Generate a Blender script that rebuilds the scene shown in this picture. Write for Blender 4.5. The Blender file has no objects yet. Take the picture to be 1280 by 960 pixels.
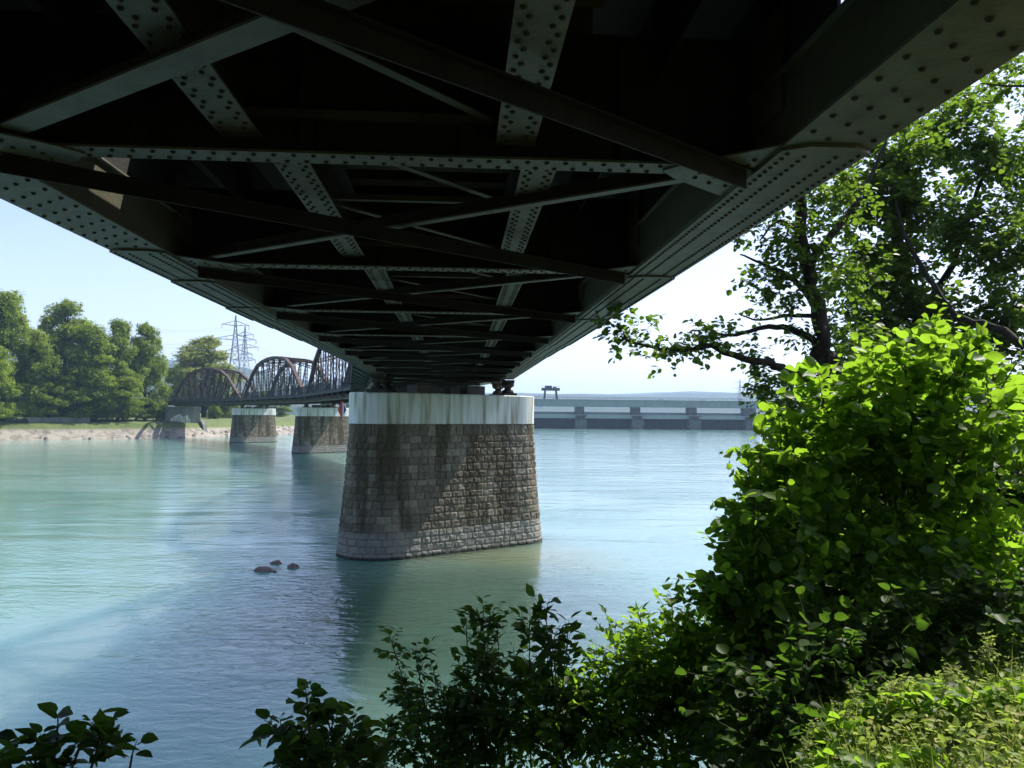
import bpy, math, random
import numpy as np
from mathutils import Vector, Matrix, noise as mnoise

R = math.radians
random.seed(7)
rng = np.random.default_rng(11)
scene = bpy.context.scene
COL = scene.collection

# ------------------------------------------------------------------ camera
F, CX, CY = 1000.0, 640.0, 480.0
CAM_H = 6.0
PITCH = math.atan(39.0 / F)
ROLL = R(0.5)
cam_data = bpy.data.cameras.new('camera')
cam = bpy.data.objects.new('camera', cam_data)
COL.objects.link(cam)
scene.camera = cam
cam_data.sensor_width = 36.0
cam_data.lens = F / 1280.0 * 36.0
cam_data.clip_start = 0.05
cam_data.clip_end = 20000
CAM_M = Matrix.Translation((0, 0, CAM_H)) @ Matrix.Rotation(math.pi / 2 + PITCH, 4, 'X') @ Matrix.Rotation(ROLL, 4, 'Z')
cam.matrix_world = CAM_M

def at(px, py, d):
    """world point seen at a photo pixel (1280x960) at forward distance d (metres)"""
    v = CAM_M.to_3x3() @ Vector(((px - CX) / F, (CY - py) / F, -1.0))
    return Vector((0, 0, CAM_H)) + v * (d / v.y)

# ------------------------------------------------------------------ light
SUN_AZ, SUN_EL = R(53.2), R(53)
world = bpy.data.worlds.new('World')
scene.world = world
world.use_nodes = True
wn = world.node_tree.nodes
wl = world.node_tree.links
bg = wn['Background']
sky = wn.new('ShaderNodeTexSky')
sky.sky_type = 'NISHITA'
sky.sun_disc = False
sky.sun_elevation = SUN_EL
sky.sun_rotation = SUN_AZ
sky.altitude = 300
sky.air_density = 1.0
sky.dust_density = 1.6
sky.ozone_density = 2.6
tint = wn.new('ShaderNodeMix'); tint.data_type = 'RGBA'; tint.blend_type = 'MULTIPLY'; tint.inputs['Factor'].default_value = 1.0
tint.inputs['B'].default_value = (1.0, 0.865, 0.89, 1)      # slightly hazier, less green air
wl.new(sky.outputs[0], tint.inputs['A']); wl.new(tint.outputs['Result'], bg.inputs[0])
bg.inputs[1].default_value = 0.15
sun_data = bpy.data.lights.new('sun', 'SUN')
sun_data.energy = 4.8
sun_data.angle = R(0.53)
sun_data.color = (1.0, 0.95, 0.86)
sun = bpy.data.objects.new('sun', sun_data)
COL.objects.link(sun)
SUN_DIR = Vector((math.cos(SUN_EL) * math.sin(SUN_AZ), math.cos(SUN_EL) * math.cos(SUN_AZ), math.sin(SUN_EL)))
sun.rotation_euler = SUN_DIR.to_track_quat('Z', 'Y').to_euler()
sun.location = SUN_DIR * 60
vs = scene.view_settings
vs.view_transform = 'Standard'
vs.look = 'None'
vs.gamma = 1
vs.exposure = 0.92
try:
    vs.use_curve_mapping = False
except Exception:
    pass
scene.cycles.max_bounces = 8
scene.cycles.transparent_max_bounces = 8
scene.cycles.transmission_bounces = 5
scene.cycles.volume_bounces = 1
scene.cycles.caustics_reflective = False
scene.cycles.caustics_refractive = False

# ------------------------------------------------------------------ helpers
def tag(o, label=None, cat=None, group=None, kind=None):
    if label: o['label'] = label
    if cat: o['category'] = cat
    if group: o['group'] = group
    if kind: o['kind'] = kind
    return o

def empty(name, loc=(0, 0, 0), rz=0.0):
    o = bpy.data.objects.new(name, None)
    o.empty_display_size = 0.3
    COL.objects.link(o)
    o.location = loc
    o.rotation_euler = (0, 0, rz)
    return o

class MB:
    """collects geometry for ONE mesh"""
    def __init__(s):
        s.v = []; s.f = []; s.m = []; s.sm = []
    def add(s, verts, faces, mi=0, smooth=False):
        b = len(s.v)
        s.v.extend([tuple(p) for p in verts])
        for f in faces:
            s.f.append(tuple(i + b for i in f)); s.m.append(mi); s.sm.append(smooth)
    def box(s, x0, x1, y0, y1, z0, z1, mi=0):
        s.add([(x0, y0, z0), (x1, y0, z0), (x1, y1, z0), (x0, y1, z0), (x0, y0, z1), (x1, y0, z1), (x1, y1, z1), (x0, y1, z1)],
              [(0, 3, 2, 1), (4, 5, 6, 7), (0, 1, 5, 4), (1, 2, 6, 5), (2, 3, 7, 6), (3, 0, 4, 7)], mi)
    def bar(s, a, b, w, h, up=(0, 0, 1), mi=0, off=0.0):
        """box section w (sideways) x h (along up) from a to b"""
        a = Vector(a); b = Vector(b); d = (b - a).normalized(); up = Vector(up)
        side = d.cross(up)
        if side.length < 1e-4: side = d.cross(Vector((1, 0, 0)))
        side.normalize(); u = side.cross(d).normalized()
        vs_ = []
        for p in (a, b):
            for sx, sz in ((-1, -1), (1, -1), (1, 1), (-1, 1)):
                vs_.append(p + side * (sx * w / 2) + u * (sz * h / 2 + off))
        s.add(vs_, [(0, 1, 2, 3), (7, 6, 5, 4), (0, 4, 5, 1), (1, 5, 6, 2), (2, 6, 7, 3), (3, 7, 4, 0)], mi)
    def tube(s, pts, radii, n=7, mi=0, smooth=True, cap=True):
        pts = [Vector(p) for p in pts]
        rings = []
        ref = Vector((0.3, 0.2, 1)).normalized()
        vs_ = []
        for i, p in enumerate(pts):
            if i == 0: d = pts[1] - p
            elif i == len(pts) - 1: d = p - pts[i - 1]
            else: d = pts[i + 1] - pts[i - 1]
            if d.length < 1e-7: d = Vector((0, 0, 1))
            d.normalize()
            a = d.cross(ref)
            if a.length < 0.05: a = d.cross(Vector((1, 0, 0)))
            a.normalize(); b = d.cross(a)
            for k in range(n):
                t = 2 * math.pi * k / n
                vs_.append(p + (a * math.cos(t) + b * math.sin(t)) * radii[i])
        fs = []
        for i in range(len(pts) - 1):
            for k in range(n):
                k2 = (k + 1) % n
                fs.append((i * n + k, i * n + k2, (i + 1) * n + k2, (i + 1) * n + k))
        if cap:
            fs.append(tuple(range(n - 1, -1, -1)))
            fs.append(tuple((len(pts) - 1) * n + k for k in range(n)))
        s.add(vs_, fs, mi, smooth)
    def rivet(s, x, y, z, r=0.024, mi=1, dz=-1):
        n = 6; vs_ = []
        for rr, hh in ((r, 0.0), (r * 0.75, 0.6)):
            for k in range(n):
                t = 2 * math.pi * k / n
                vs_.append((x + rr * math.cos(t), y + rr * math.sin(t), z + dz * hh * r))
        vs_.append((x, y, z + dz * r * 0.85))
        fs = []
        for k in range(n):
            k2 = (k + 1) % n
            fs.append((k, k2, n + k2, n + k)); fs.append((n + k, n + k2, 2 * n))
        s.add(vs_, fs, mi, True)
    def build(s, name, mats, parent=None):
        me = bpy.data.meshes.new(name)
        me.from_pydata(s.v, [], s.f)
        if not isinstance(mats, (list, tuple)): mats = [mats]
        for m in mats: me.materials.append(m)
        me.polygons.foreach_set('material_index', s.m)
        me.polygons.foreach_set('use_smooth', s.sm)
        me.update()
        o = bpy.data.objects.new(name, me)
        COL.objects.link(o)
        if parent: o.parent = parent
        return o

def copy_tree(o, parent=None):
    c = o.copy(); COL.objects.link(c)
    if parent: c.parent = parent
    for ch in list(o.children): copy_tree(ch, c)
    return c

def fbm(x, y, z=0.0, o=4):
    return mnoise.fractal(Vector((x, y, z)), 1.0, 2.0, o)

# ------------------------------------------------------------------ materials
def mat(name):
    m = bpy.data.materials.new(name); m.use_nodes = True
    nt = m.node_tree
    return m, nt, nt.nodes, nt.links, nt.nodes['Principled BSDF']

def noisy(name, cols, scale=3.0, rough=0.8, detail=8, coords='Object', stretch=(1, 1, 1), bump=0.0, bscale=None, spec=0.3, metallic=0.0, ramp=(0.3, 0.7), c2=None):
    m, nt, N, L, p = mat(name)
    tc = N.new('ShaderNodeTexCoord'); mp = N.new('ShaderNodeMapping'); mp.inputs['Scale'].default_value = stretch
    L.new(tc.outputs[coords], mp.inputs[0])
    nz = N.new('ShaderNodeTexNoise'); nz.inputs['Scale'].default_value = scale; nz.inputs['Detail'].default_value = detail
    nz.inputs['Roughness'].default_value = 0.65
    L.new(mp.outputs[0], nz.inputs['Vector'])
    cr = N.new('ShaderNodeValToRGB'); L.new(nz.outputs['Fac'], cr.inputs[0])
    el = cr.color_ramp.elements
    el[0].position = ramp[0]; el[1].position = ramp[1]
    el[0].color = (*cols[0], 1); el[1].color = (*cols[-1], 1)
    for i, c in enumerate(cols[1:-1]):
        e = el.new(ramp[0] + (ramp[1] - ramp[0]) * (i + 1) / (len(cols) - 1)); e.color = (*c, 1)
    L.new(cr.outputs[0], p.inputs['Base Color'])
    p.inputs['Roughness'].default_value = rough
    p.inputs['Specular IOR Level'].default_value = spec
    p.inputs['Metallic'].default_value = metallic
    if bump:
        nb = N.new('ShaderNodeTexNoise'); nb.inputs['Scale'].default_value = bscale or scale * 4; nb.inputs['Detail'].default_value = 6
        L.new(mp.outputs[0], nb.inputs['Vector'])
        b = N.new('ShaderNodeBump'); b.inputs['Strength'].default_value = bump; b.inputs['Distance'].default_value = 0.05
        L.new(nb.outputs['Fac'], b.inputs['Height']); L.new(b.outputs[0], p.inputs['Normal'])
    return m

def leaf_mat(name, c0, c1, c2, trans=0.5, tcol=(0.2, 0.4, 0.03), gloss=0.4):
    m, nt, N, L, p = mat(name)
    a = N.new('ShaderNodeAttribute'); a.attribute_name = 'rnd'
    cr = N.new('ShaderNodeValToRGB'); L.new(a.outputs['Fac'], cr.inputs[0])
    el = cr.color_ramp.elements
    el[0].color = (*c0, 1); el[1].color = (*c2, 1); e = el.new(0.5); e.color = (*c1, 1)
    L.new(cr.outputs[0], p.inputs['Base Color'])
    p.inputs['Roughness'].default_value = 0.5; p.inputs['Specular IOR Level'].default_value = gloss
    t = N.new('ShaderNodeBsdfTranslucent')
    mc = N.new('ShaderNodeMix'); mc.data_type = 'RGBA'; mc.inputs['Factor'].default_value = 0.75
    L.new(cr.outputs[0], mc.inputs['A']); mc.inputs['B'].default_value = (*tcol, 1)
    L.new(mc.outputs['Result'], t.inputs['Color'])
    ms = N.new('ShaderNodeMixShader'); ms.inputs[0].default_value = trans
    L.new(p.outputs[0], ms.inputs[1]); L.new(t.outputs[0], ms.inputs[2])
    L.new(ms.outputs[0], N['Material Output'].inputs['Surface'])
    return m

M = {}
M['steel'] = noisy('painted_bridge_steel', [(0.035, 0.032, 0.02), (0.065, 0.06, 0.038), (0.08, 0.074, 0.048)], 2.2, 0.6, bump=0.15, bscale=30, spec=0.35, ramp=(0.25, 0.65))  # web paint darkened to stand in for unlit sideways faces
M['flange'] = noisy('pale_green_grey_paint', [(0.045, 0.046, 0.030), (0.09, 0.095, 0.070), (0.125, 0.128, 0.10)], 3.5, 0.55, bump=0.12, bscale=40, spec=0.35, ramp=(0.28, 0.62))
M['dark_steel'] = noisy('shade_dark_steel', [(0.008, 0.008, 0.0065), (0.02, 0.019, 0.015)], 3, 0.75, bump=0.2, bscale=30)  # interior shade darkened into the colour of webs, braces and deck
M['rivet'] = noisy('dark_rivet_heads', [(0.018, 0.018, 0.013), (0.05, 0.048, 0.036)], 6, 0.6)  # rivet heads darker than the plates around them
M['rust'] = noisy('weathered_rust_paint', [(0.035, 0.024, 0.02), (0.075, 0.05, 0.042), (0.11, 0.08, 0.068)], 1.6, 0.75, ramp=(0.3, 0.7))
M['truss_side'] = noisy('dull_brown_steel', [(0.022, 0.02, 0.018), (0.055, 0.045, 0.038)], 1.1, 0.75)
M['rail_grey'] = noisy('grey_railing_paint', [(0.035, 0.042, 0.046), (0.06, 0.068, 0.072)], 2, 0.6)
M['timber'] = noisy('sleeper_timber', [(0.03, 0.024, 0.018), (0.07, 0.055, 0.04)], 5, 0.9)
M['concrete'] = noisy('weir_concrete', [(0.09, 0.09, 0.083), (0.15, 0.15, 0.135), (0.20, 0.20, 0.18)], 0.5, 0.85, stretch=(1, 1, 0.3))
M['weir_pier'] = noisy('weathered_weir_pier', [(0.04, 0.04, 0.037), (0.085, 0.085, 0.078), (0.12, 0.12, 0.105)], 0.5, 0.85)
M['dam_deck'] = noisy('pale_deck_girder', [(0.20, 0.24, 0.23), (0.26, 0.30, 0.29)], 0.4, 0.7)
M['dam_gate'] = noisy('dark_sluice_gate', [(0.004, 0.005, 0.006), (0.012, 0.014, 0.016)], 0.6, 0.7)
M['bark'] = noisy('tree_bark', [(0.015, 0.012, 0.009), (0.05, 0.042, 0.032)], 9, 0.95, stretch=(1, 1, 0.3), bump=0.6, bscale=25)
M['stem'] = noisy('green_brown_stem', [(0.04, 0.045, 0.02), (0.09, 0.085, 0.045)], 9, 0.85)
M['straw'] = noisy('straw_coloured_stem', [(0.16, 0.18, 0.06), (0.28, 0.27, 0.12)], 20, 0.8)
M['shore_stone'] = noisy('pale_shore_stone', [(0.10, 0.09, 0.075), (0.30, 0.28, 0.24)], 0.8, 0.9)
M['rock'] = noisy('wet_river_rock', [(0.06, 0.045, 0.04), (0.2, 0.15, 0.125), (0.27, 0.22, 0.19)], 3, 0.7, bump=0.5, bscale=9)
M['pylon'] = noisy('galvanised_pylon_steel', [(0.24, 0.27, 0.30), (0.32, 0.35, 0.38)], 0.5, 0.5)
M['wire'] = noisy('conductor_wire', [(0.2, 0.21, 0.22), (0.26, 0.27, 0.28)], 0.5, 0.5)
M['red'] = noisy('red_enamel', [(0.42, 0.03, 0.035), (0.5, 0.05, 0.05)], 2, 0.4)
M['white'] = noisy('white_enamel', [(0.65, 0.66, 0.68), (0.78, 0.78, 0.78)], 2, 0.4)
M['blue'] = noisy('blue_enamel', [(0.03, 0.05, 0.2), (0.04, 0.07, 0.28)], 2, 0.4)
M['roof'] = noisy('red_roof_tile', [(0.13, 0.075, 0.06), (0.18, 0.10, 0.08)], 2, 0.8)
M['plaster'] = noisy('house_plaster', [(0.5, 0.48, 0.42), (0.6, 0.58, 0.52)], 0.6, 0.85)
M['window'] = noisy('window_glass', [(0.03, 0.035, 0.04), (0.06, 0.065, 0.07)], 1, 0.2)
LEAF_BRIGHT = leaf_mat('hazel_leaf', (0.022, 0.055, 0.008), (0.05, 0.11, 0.012), (0.12, 0.20, 0.022), 0.55, (0.38, 0.66, 0.035), 0.3)
LEAF_DARK = leaf_mat('sapling_leaf', (0.018, 0.042, 0.010), (0.032, 0.066, 0.012), (0.055, 0.10, 0.018), 0.4, (0.14, 0.30, 0.02), 0.15)
LEAF_OAK = leaf_mat('bank_tree_leaf', (0.022, 0.045, 0.009), (0.04, 0.075, 0.013), (0.075, 0.125, 0.02), 0.45, (0.23, 0.40, 0.028))
LEAF_FAR = leaf_mat('far_tree_leaf', (0.05, 0.085, 0.012), (0.13, 0.19, 0.022), (0.25, 0.31, 0.04), 0.45, (0.34, 0.46, 0.035), 0.2)
LEAF_YEL = leaf_mat('yellow_green_leaf', (0.16, 0.20, 0.035), (0.22, 0.26, 0.045), (0.30, 0.32, 0.08), 0.4, (0.34, 0.40, 0.07), 0.2)
GRASS = leaf_mat('grass_blade', (0.10, 0.17, 0.03), (0.20, 0.28, 0.05), (0.40, 0.37, 0.14), 0.45, (0.40, 0.55, 0.08), 0.12)

# masonry of the piers: per-block tone attribute + vertical stains + pale tide band
def masonry_mat():
    m, nt, N, L, p = mat('rough_ashlar_masonry')
    a = N.new('ShaderNodeAttribute'); a.attribute_name = 'rnd'
    cr = N.new('ShaderNodeValToRGB'); L.new(a.outputs['Fac'], cr.inputs[0])
    el = cr.color_ramp.elements
    el[0].position = 0; el[0].color = (0.125, 0.105, 0.075, 1); el[1].position = 1; el[1].color = (0.25, 0.222, 0.17, 1)
    e = el.new(0.6); e.color = (0.175, 0.150, 0.108, 1)
    tc = N.new('ShaderNodeTexCoord')
    g = N.new('ShaderNodeTexNoise'); g.inputs['Scale'].default_value = 9; g.inputs['Detail'].default_value = 8; g.inputs['Roughness'].default_value = 0.7
    L.new(tc.outputs['Object'], g.inputs['Vector'])
    gm = N.new('ShaderNodeMapRange'); gm.inputs[1].default_value = 0.3; gm.inputs[2].default_value = 0.7; gm.inputs[3].default_value = 0.6; gm.inputs[4].default_value = 1.25
    L.new(g.outputs['Fac'], gm.inputs[0])
    mx = N.new('ShaderNodeMix'); mx.data_type = 'RGBA'; mx.blend_type = 'MULTIPLY'; mx.inputs['Factor'].default_value = 1
    L.new(cr.outputs[0], mx.inputs['A']); L.new(gm.outputs[0], mx.inputs['B'])
    # stains
    mp = N.new('ShaderNodeMapping'); mp.inputs['Scale'].default_value = (0.9, 0.9, 0.10); L.new(tc.outputs['Object'], mp.inputs[0])
    s = N.new('ShaderNodeTexNoise'); s.inputs['Scale'].default_value = 1.4; s.inputs['Detail'].default_value = 5; L.new(mp.outputs[0], s.inputs['Vector'])
    sr = N.new('ShaderNodeMapRange'); sr.inputs[1].default_value = 0.46; sr.inputs[2].default_value = 0.57; L.new(s.outputs['Fac'], sr.inputs[0])
    xyz = N.new('ShaderNodeSeparateXYZ'); L.new(tc.outputs['Object'], xyz.inputs[0])
    band = N.new('ShaderNodeMapRange'); band.inputs[1].default_value = 0.95; band.inputs[2].default_value = 1.25; L.new(xyz.outputs['Z'], band.inputs[0])
    mul = N.new('ShaderNodeMath'); mul.operation = 'MULTIPLY'; L.new(sr.outputs[0], mul.inputs[0]); L.new(band.outputs[0], mul.inputs[1])
    mul2 = N.new('ShaderNodeMath'); mul2.operation = 'MULTIPLY'; mul2.inputs[1].default_value = 0.8; L.new(mul.outputs[0], mul2.inputs[0])
    st = N.new('ShaderNodeMix'); st.data_type = 'RGBA'; L.new(mul2.outputs[0], st.inputs['Factor']); L.new(mx.outputs['Result'], st.inputs['A']); st.inputs['B'].default_value = (0.045, 0.033, 0.014, 1)
    # pale lime band by the water
    inv = N.new('ShaderNodeMath'); inv.operation = 'SUBTRACT'; inv.inputs[0].default_value = 1.0; L.new(band.outputs[0], inv.inputs[1])
    i2 = N.new('ShaderNodeMath'); i2.operation = 'MULTIPLY'; i2.inputs[1].default_value = 0.6; L.new(inv.outputs[0], i2.inputs[0])
    lb = N.new('ShaderNodeMix'); lb.data_type = 'RGBA'; L.new(i2.outputs[0], lb.inputs['Factor']); L.new(st.outputs['Result'], lb.inputs['A']); lb.inputs['B'].default_value = (0.25, 0.245, 0.225, 1)
    # wet foot
    wt = N.new('ShaderNodeMapRange'); wt.inputs[1].default_value = 0.16; wt.inputs[2].default_value = 0.08; L.new(xyz.outputs['Z'], wt.inputs[0])
    wm = N.new('ShaderNodeMix'); wm.data_type = 'RGBA'; L.new(wt.outputs[0], wm.inputs['Factor']); L.new(lb.outputs['Result'], wm.inputs['A']); wm.inputs['B'].default_value = (0.03, 0.03, 0.022, 1)
    L.new(wm.outputs['Result'], p.inputs['Base Color'])
    p.inputs['Roughness'].default_value = 0.9
    b = N.new('ShaderNodeBump'); b.inputs['Strength'].default_value = 0.6; b.inputs['Distance'].default_value = 0.03
    L.new(g.outputs['Fac'], b.inputs['Height']); L.new(b.outputs[0], p.inputs['Normal'])
    return m
M['masonry'] = masonry_mat()
M['mortar'] = noisy('mortar_joint', [(0.09, 0.085, 0.075), (0.16, 0.15, 0.13)], 5, 0.95)

def cap_mat():
    m, nt, N, L, p = mat('pale_pier_cap_concrete')
    tc = N.new('ShaderNodeTexCoord')
    mp = N.new('ShaderNodeMapping'); mp.inputs['Scale'].default_value = (1.6, 1.6, 0.13); L.new(tc.outputs['Object'], mp.inputs[0])
    s = N.new('ShaderNodeTexNoise'); s.inputs['Scale'].default_value = 2.2; s.inputs['Detail'].default_value = 7; L.new(mp.outputs[0], s.inputs['Vector'])
    cr = N.new('ShaderNodeValToRGB'); L.new(s.outputs['Fac'], cr.inputs[0])
    el = cr.color_ramp.elements
    el[0].position = 0.34; el[0].color = (0.24, 0.22, 0.15, 1); el[1].position = 0.60; el[1].color = (0.60, 0.62, 0.60, 1)
    e = el.new(0.47); e.color = (0.47, 0.49, 0.43, 1)
    L.new(cr.outputs[0], p.inputs['Base Color']); p.inputs['Roughness'].default_value = 0.8
    return m
M['cap'] = cap_mat()

def ground_mat():
    m, nt, N, L, p = mat('bank_soil_and_moss')
    tc = N.new('ShaderNodeTexCoord')
    s = N.new('ShaderNodeTexNoise'); s.inputs['Scale'].default_value = 1.2; s.inputs['Detail'].default_value = 10; L.new(tc.outputs['Object'], s.inputs['Vector'])
    cr = N.new('ShaderNodeValToRGB'); L.new(s.outputs['Fac'], cr.inputs[0])
    el = cr.color_ramp.elements
    el[0].position = 0.35; el[0].color = (0.035, 0.045, 0.018, 1); el[1].position = 0.7; el[1].color = (0.12, 0.11, 0.06, 1)
    L.new(cr.outputs[0], p.inputs['Base Color']); p.inputs['Roughness'].default_value = 0.95
    return m
M['ground'] = ground_mat()

def far_bank_mat():
    """grass on the level top, pale stones and concrete on the sloping face (by height)"""
    m, nt, N, L, p = mat('far_bank_surface')
    tc = N.new('ShaderNodeTexCoord'); xyz = N.new('ShaderNodeSeparateXYZ'); L.new(tc.outputs['Object'], xyz.inputs[0])
    s = N.new('ShaderNodeTexNoise'); s.inputs['Scale'].default_value = 0.5; s.inputs['Detail'].default_value = 9; s.inputs['Roughness'].default_value = 0.7; L.new(tc.outputs['Object'], s.inputs['Vector'])
    gr = N.new('ShaderNodeValToRGB'); L.new(s.outputs['Fac'], gr.inputs[0])
    el = gr.color_ramp.elements; el[0].position = 0.35; el[0].color = (0.05, 0.085, 0.02, 1); el[1].position = 0.65; el[1].color = (0.12, 0.15, 0.04, 1)
    st = N.new('ShaderNodeValToRGB'); L.new(s.outputs['Fac'], st.inputs[0])
    el = st.color_ramp.elements; el[0].position = 0.36; el[0].color = (0.11, 0.098, 0.078, 1); el[1].position = 0.56; el[1].color = (0.28, 0.258, 0.215, 1)
    ad = N.new('ShaderNodeMath'); ad.operation = 'MULTIPLY_ADD'; L.new(s.outputs['Fac'], ad.inputs[0]); ad.inputs[1].default_value = 1.6; L.new(xyz.outputs['Z'], ad.inputs[2])
    k = N.new('ShaderNodeMapRange'); k.inputs[1].default_value = 2.7; k.inputs[2].default_value = 3.2; L.new(ad.outputs[0], k.inputs[0])
    mx = N.new('ShaderNodeMix'); mx.data_type = 'RGBA'; L.new(k.outputs[0], mx.inputs['Factor']); L.new(st.outputs[0], mx.inputs['A']); L.new(gr.outputs[0], mx.inputs['B'])
    L.new(mx.outputs['Result'], p.inputs['Base Color']); p.inputs['Roughness'].default_value = 0.95
    b = N.new('ShaderNodeBump'); b.inputs['Strength'].default_value = 0.8; b.inputs['Distance'].default_value = 0.4
    L.new(s.outputs['Fac'], b.inputs['Height']); L.new(b.outputs[0], p.inputs['Normal'])
    return m
M['far_bank'] = far_bank_mat()
M['hill'] = noisy('wooded_hill', [(0.015, 0.03, 0.02), (0.03, 0.05, 0.026), (0.08, 0.10, 0.045)], 0.006, 0.95, ramp=(0.35, 0.75))

def water_mat():
    m, nt, N, L, p = mat('turquoise_river_water')
    tc = N.new('ShaderNodeTexCoord')
    # milky turquoise body, a little greener and darker in slow patches
    n0 = N.new('ShaderNodeTexNoise'); n0.inputs['Scale'].default_value = 0.035; n0.inputs['Detail'].default_value = 4; L.new(tc.outputs['Object'], n0.inputs['Vector'])
    cr = N.new('ShaderNodeValToRGB'); L.new(n0.outputs['Fac'], cr.inputs[0])
    el = cr.color_ramp.elements; el[0].position = 0.3; el[0].color = (0.135, 0.258, 0.228, 1); el[1].position = 0.7; el[1].color = (0.150, 0.285, 0.255, 1)
    # shallow gravel showing greenish yellow beside the pier
    vd = N.new('ShaderNodeVectorMath'); vd.operation = 'DISTANCE'; L.new(tc.outputs['Object'], vd.inputs[0]); vd.inputs[1].default_value = (0.2, 34.0, 0)
    sh = N.new('ShaderNodeMapRange'); sh.inputs[1].default_value = 6.5; sh.inputs[2].default_value = 0.5; sh.inputs[4].default_value = 0.8; sh.interpolation_type = 'SMOOTHSTEP'; L.new(vd.outputs['Value'], sh.inputs[0])
    mx = N.new('ShaderNodeMix'); mx.data_type = 'RGBA'; L.new(sh.outputs[0], mx.inputs['Factor']); L.new(cr.outputs[0], mx.inputs['A']); mx.inputs['B'].default_value = (0.15, 0.18, 0.08, 1)
    # bridge shadow and dark reflection painted into the water before the near pier
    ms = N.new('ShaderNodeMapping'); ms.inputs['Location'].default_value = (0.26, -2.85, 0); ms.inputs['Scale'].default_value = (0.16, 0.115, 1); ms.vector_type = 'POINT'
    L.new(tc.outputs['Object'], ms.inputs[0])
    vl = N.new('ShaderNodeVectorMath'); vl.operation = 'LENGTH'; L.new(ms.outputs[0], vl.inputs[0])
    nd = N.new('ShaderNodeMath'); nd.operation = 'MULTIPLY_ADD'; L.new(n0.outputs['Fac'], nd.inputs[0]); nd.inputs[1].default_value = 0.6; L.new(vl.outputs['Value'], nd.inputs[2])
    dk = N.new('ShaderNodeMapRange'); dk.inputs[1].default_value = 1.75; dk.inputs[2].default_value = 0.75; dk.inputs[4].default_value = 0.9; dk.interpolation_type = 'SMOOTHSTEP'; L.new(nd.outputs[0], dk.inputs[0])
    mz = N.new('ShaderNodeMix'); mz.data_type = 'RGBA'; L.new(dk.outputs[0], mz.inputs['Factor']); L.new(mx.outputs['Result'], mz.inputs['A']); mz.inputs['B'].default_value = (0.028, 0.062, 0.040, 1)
    L.new(mz.outputs['Result'], p.inputs['Base Color'])
    p.inputs['IOR'].default_value = 1.39; p.inputs['Roughness'].default_value = 0.09
    p.inputs['Subsurface Weight'].default_value = 1.0; p.inputs['Subsurface Scale'].default_value = 16.0
    p.inputs['Subsurface Radius'].default_value = (0.9, 1.5, 1.5)
    p.inputs['Specular IOR Level'].default_value = 0.95
    def nz(scale, stretch, detail, rot=0):
        mp = N.new('ShaderNodeMapping'); mp.inputs['Scale'].default_value = stretch; mp.inputs['Rotation'].default_value = (0, 0, rot); L.new(tc.outputs['Object'], mp.inputs[0])
        n = N.new('ShaderNodeTexNoise'); n.inputs['Scale'].default_value = scale; n.inputs['Detail'].default_value = detail; L.new(mp.outputs[0], n.inputs['Vector'])
        n.inputs['Distortion'].default_value = 0.6
        return n.outputs['Fac']
    a = nz(2.6, (0.6, 1.2, 1), 3, R(20)); b = nz(0.22, (0.5, 1.4, 1), 3, R(-15)); c = nz(7, (1, 1, 1), 2)
    amp = nz(0.06, (1, 1.6, 1), 2)
    ar = N.new('ShaderNodeMapRange'); ar.inputs[1].default_value = 0.42; ar.inputs[2].default_value = 0.62; ar.inputs[3].default_value = 0.25; ar.inputs[4].default_value = 1.0; L.new(amp, ar.inputs[0])
    # livelier eddies just upstream of the near pier's foot
    ve = N.new('ShaderNodeVectorMath'); ve.operation = 'DISTANCE'; L.new(tc.outputs['Object'], ve.inputs[0]); ve.inputs[1].default_value = (-6.0, 27.0, 0)
    er = N.new('ShaderNodeMapRange'); er.inputs[1].default_value = 7.0; er.inputs[2].default_value = 1.0; er.inputs[4].default_value = 1.3; L.new(ve.outputs['Value'], er.inputs[0])
    ea = N.new('ShaderNodeMath'); ea.operation = 'ADD'; L.new(ar.outputs[0], ea.inputs[0]); L.new(er.outputs[0], ea.inputs[1])
    s1 = N.new('ShaderNodeMath'); s1.operation = 'MULTIPLY'; L.new(a, s1.inputs[0]); L.new(ea.outputs[0], s1.inputs[1])
    s2 = N.new('ShaderNodeMath'); s2.operation = 'MULTIPLY_ADD'; L.new(c, s2.inputs[0]); s2.inputs[1].default_value = 0.12; L.new(s1.outputs[0], s2.inputs[2])
    s3 = N.new('ShaderNodeMath'); s3.operation = 'MULTIPLY_ADD'; L.new(b, s3.inputs[0]); s3.inputs[1].default_value = 2.5; L.new(s2.outputs[0], s3.inputs[2])
    bp = N.new('ShaderNodeBump'); bp.inputs['Strength'].default_value = 1.0; bp.inputs['Distance'].default_value = 0.045
    L.new(s3.outputs[0], bp.inputs['Height']); L.new(bp.outputs[0], p.inputs['Normal'])
    return m
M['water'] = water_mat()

# ------------------------------------------------------------------ setting
mb = MB()
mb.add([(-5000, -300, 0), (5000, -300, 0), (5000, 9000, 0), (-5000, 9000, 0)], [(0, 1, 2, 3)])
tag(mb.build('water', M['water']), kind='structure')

def sstep(a, b, x):
    t = min(1, max(0, (x - a) / (b - a))); return t * t * (3 - 2 * t)

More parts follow.
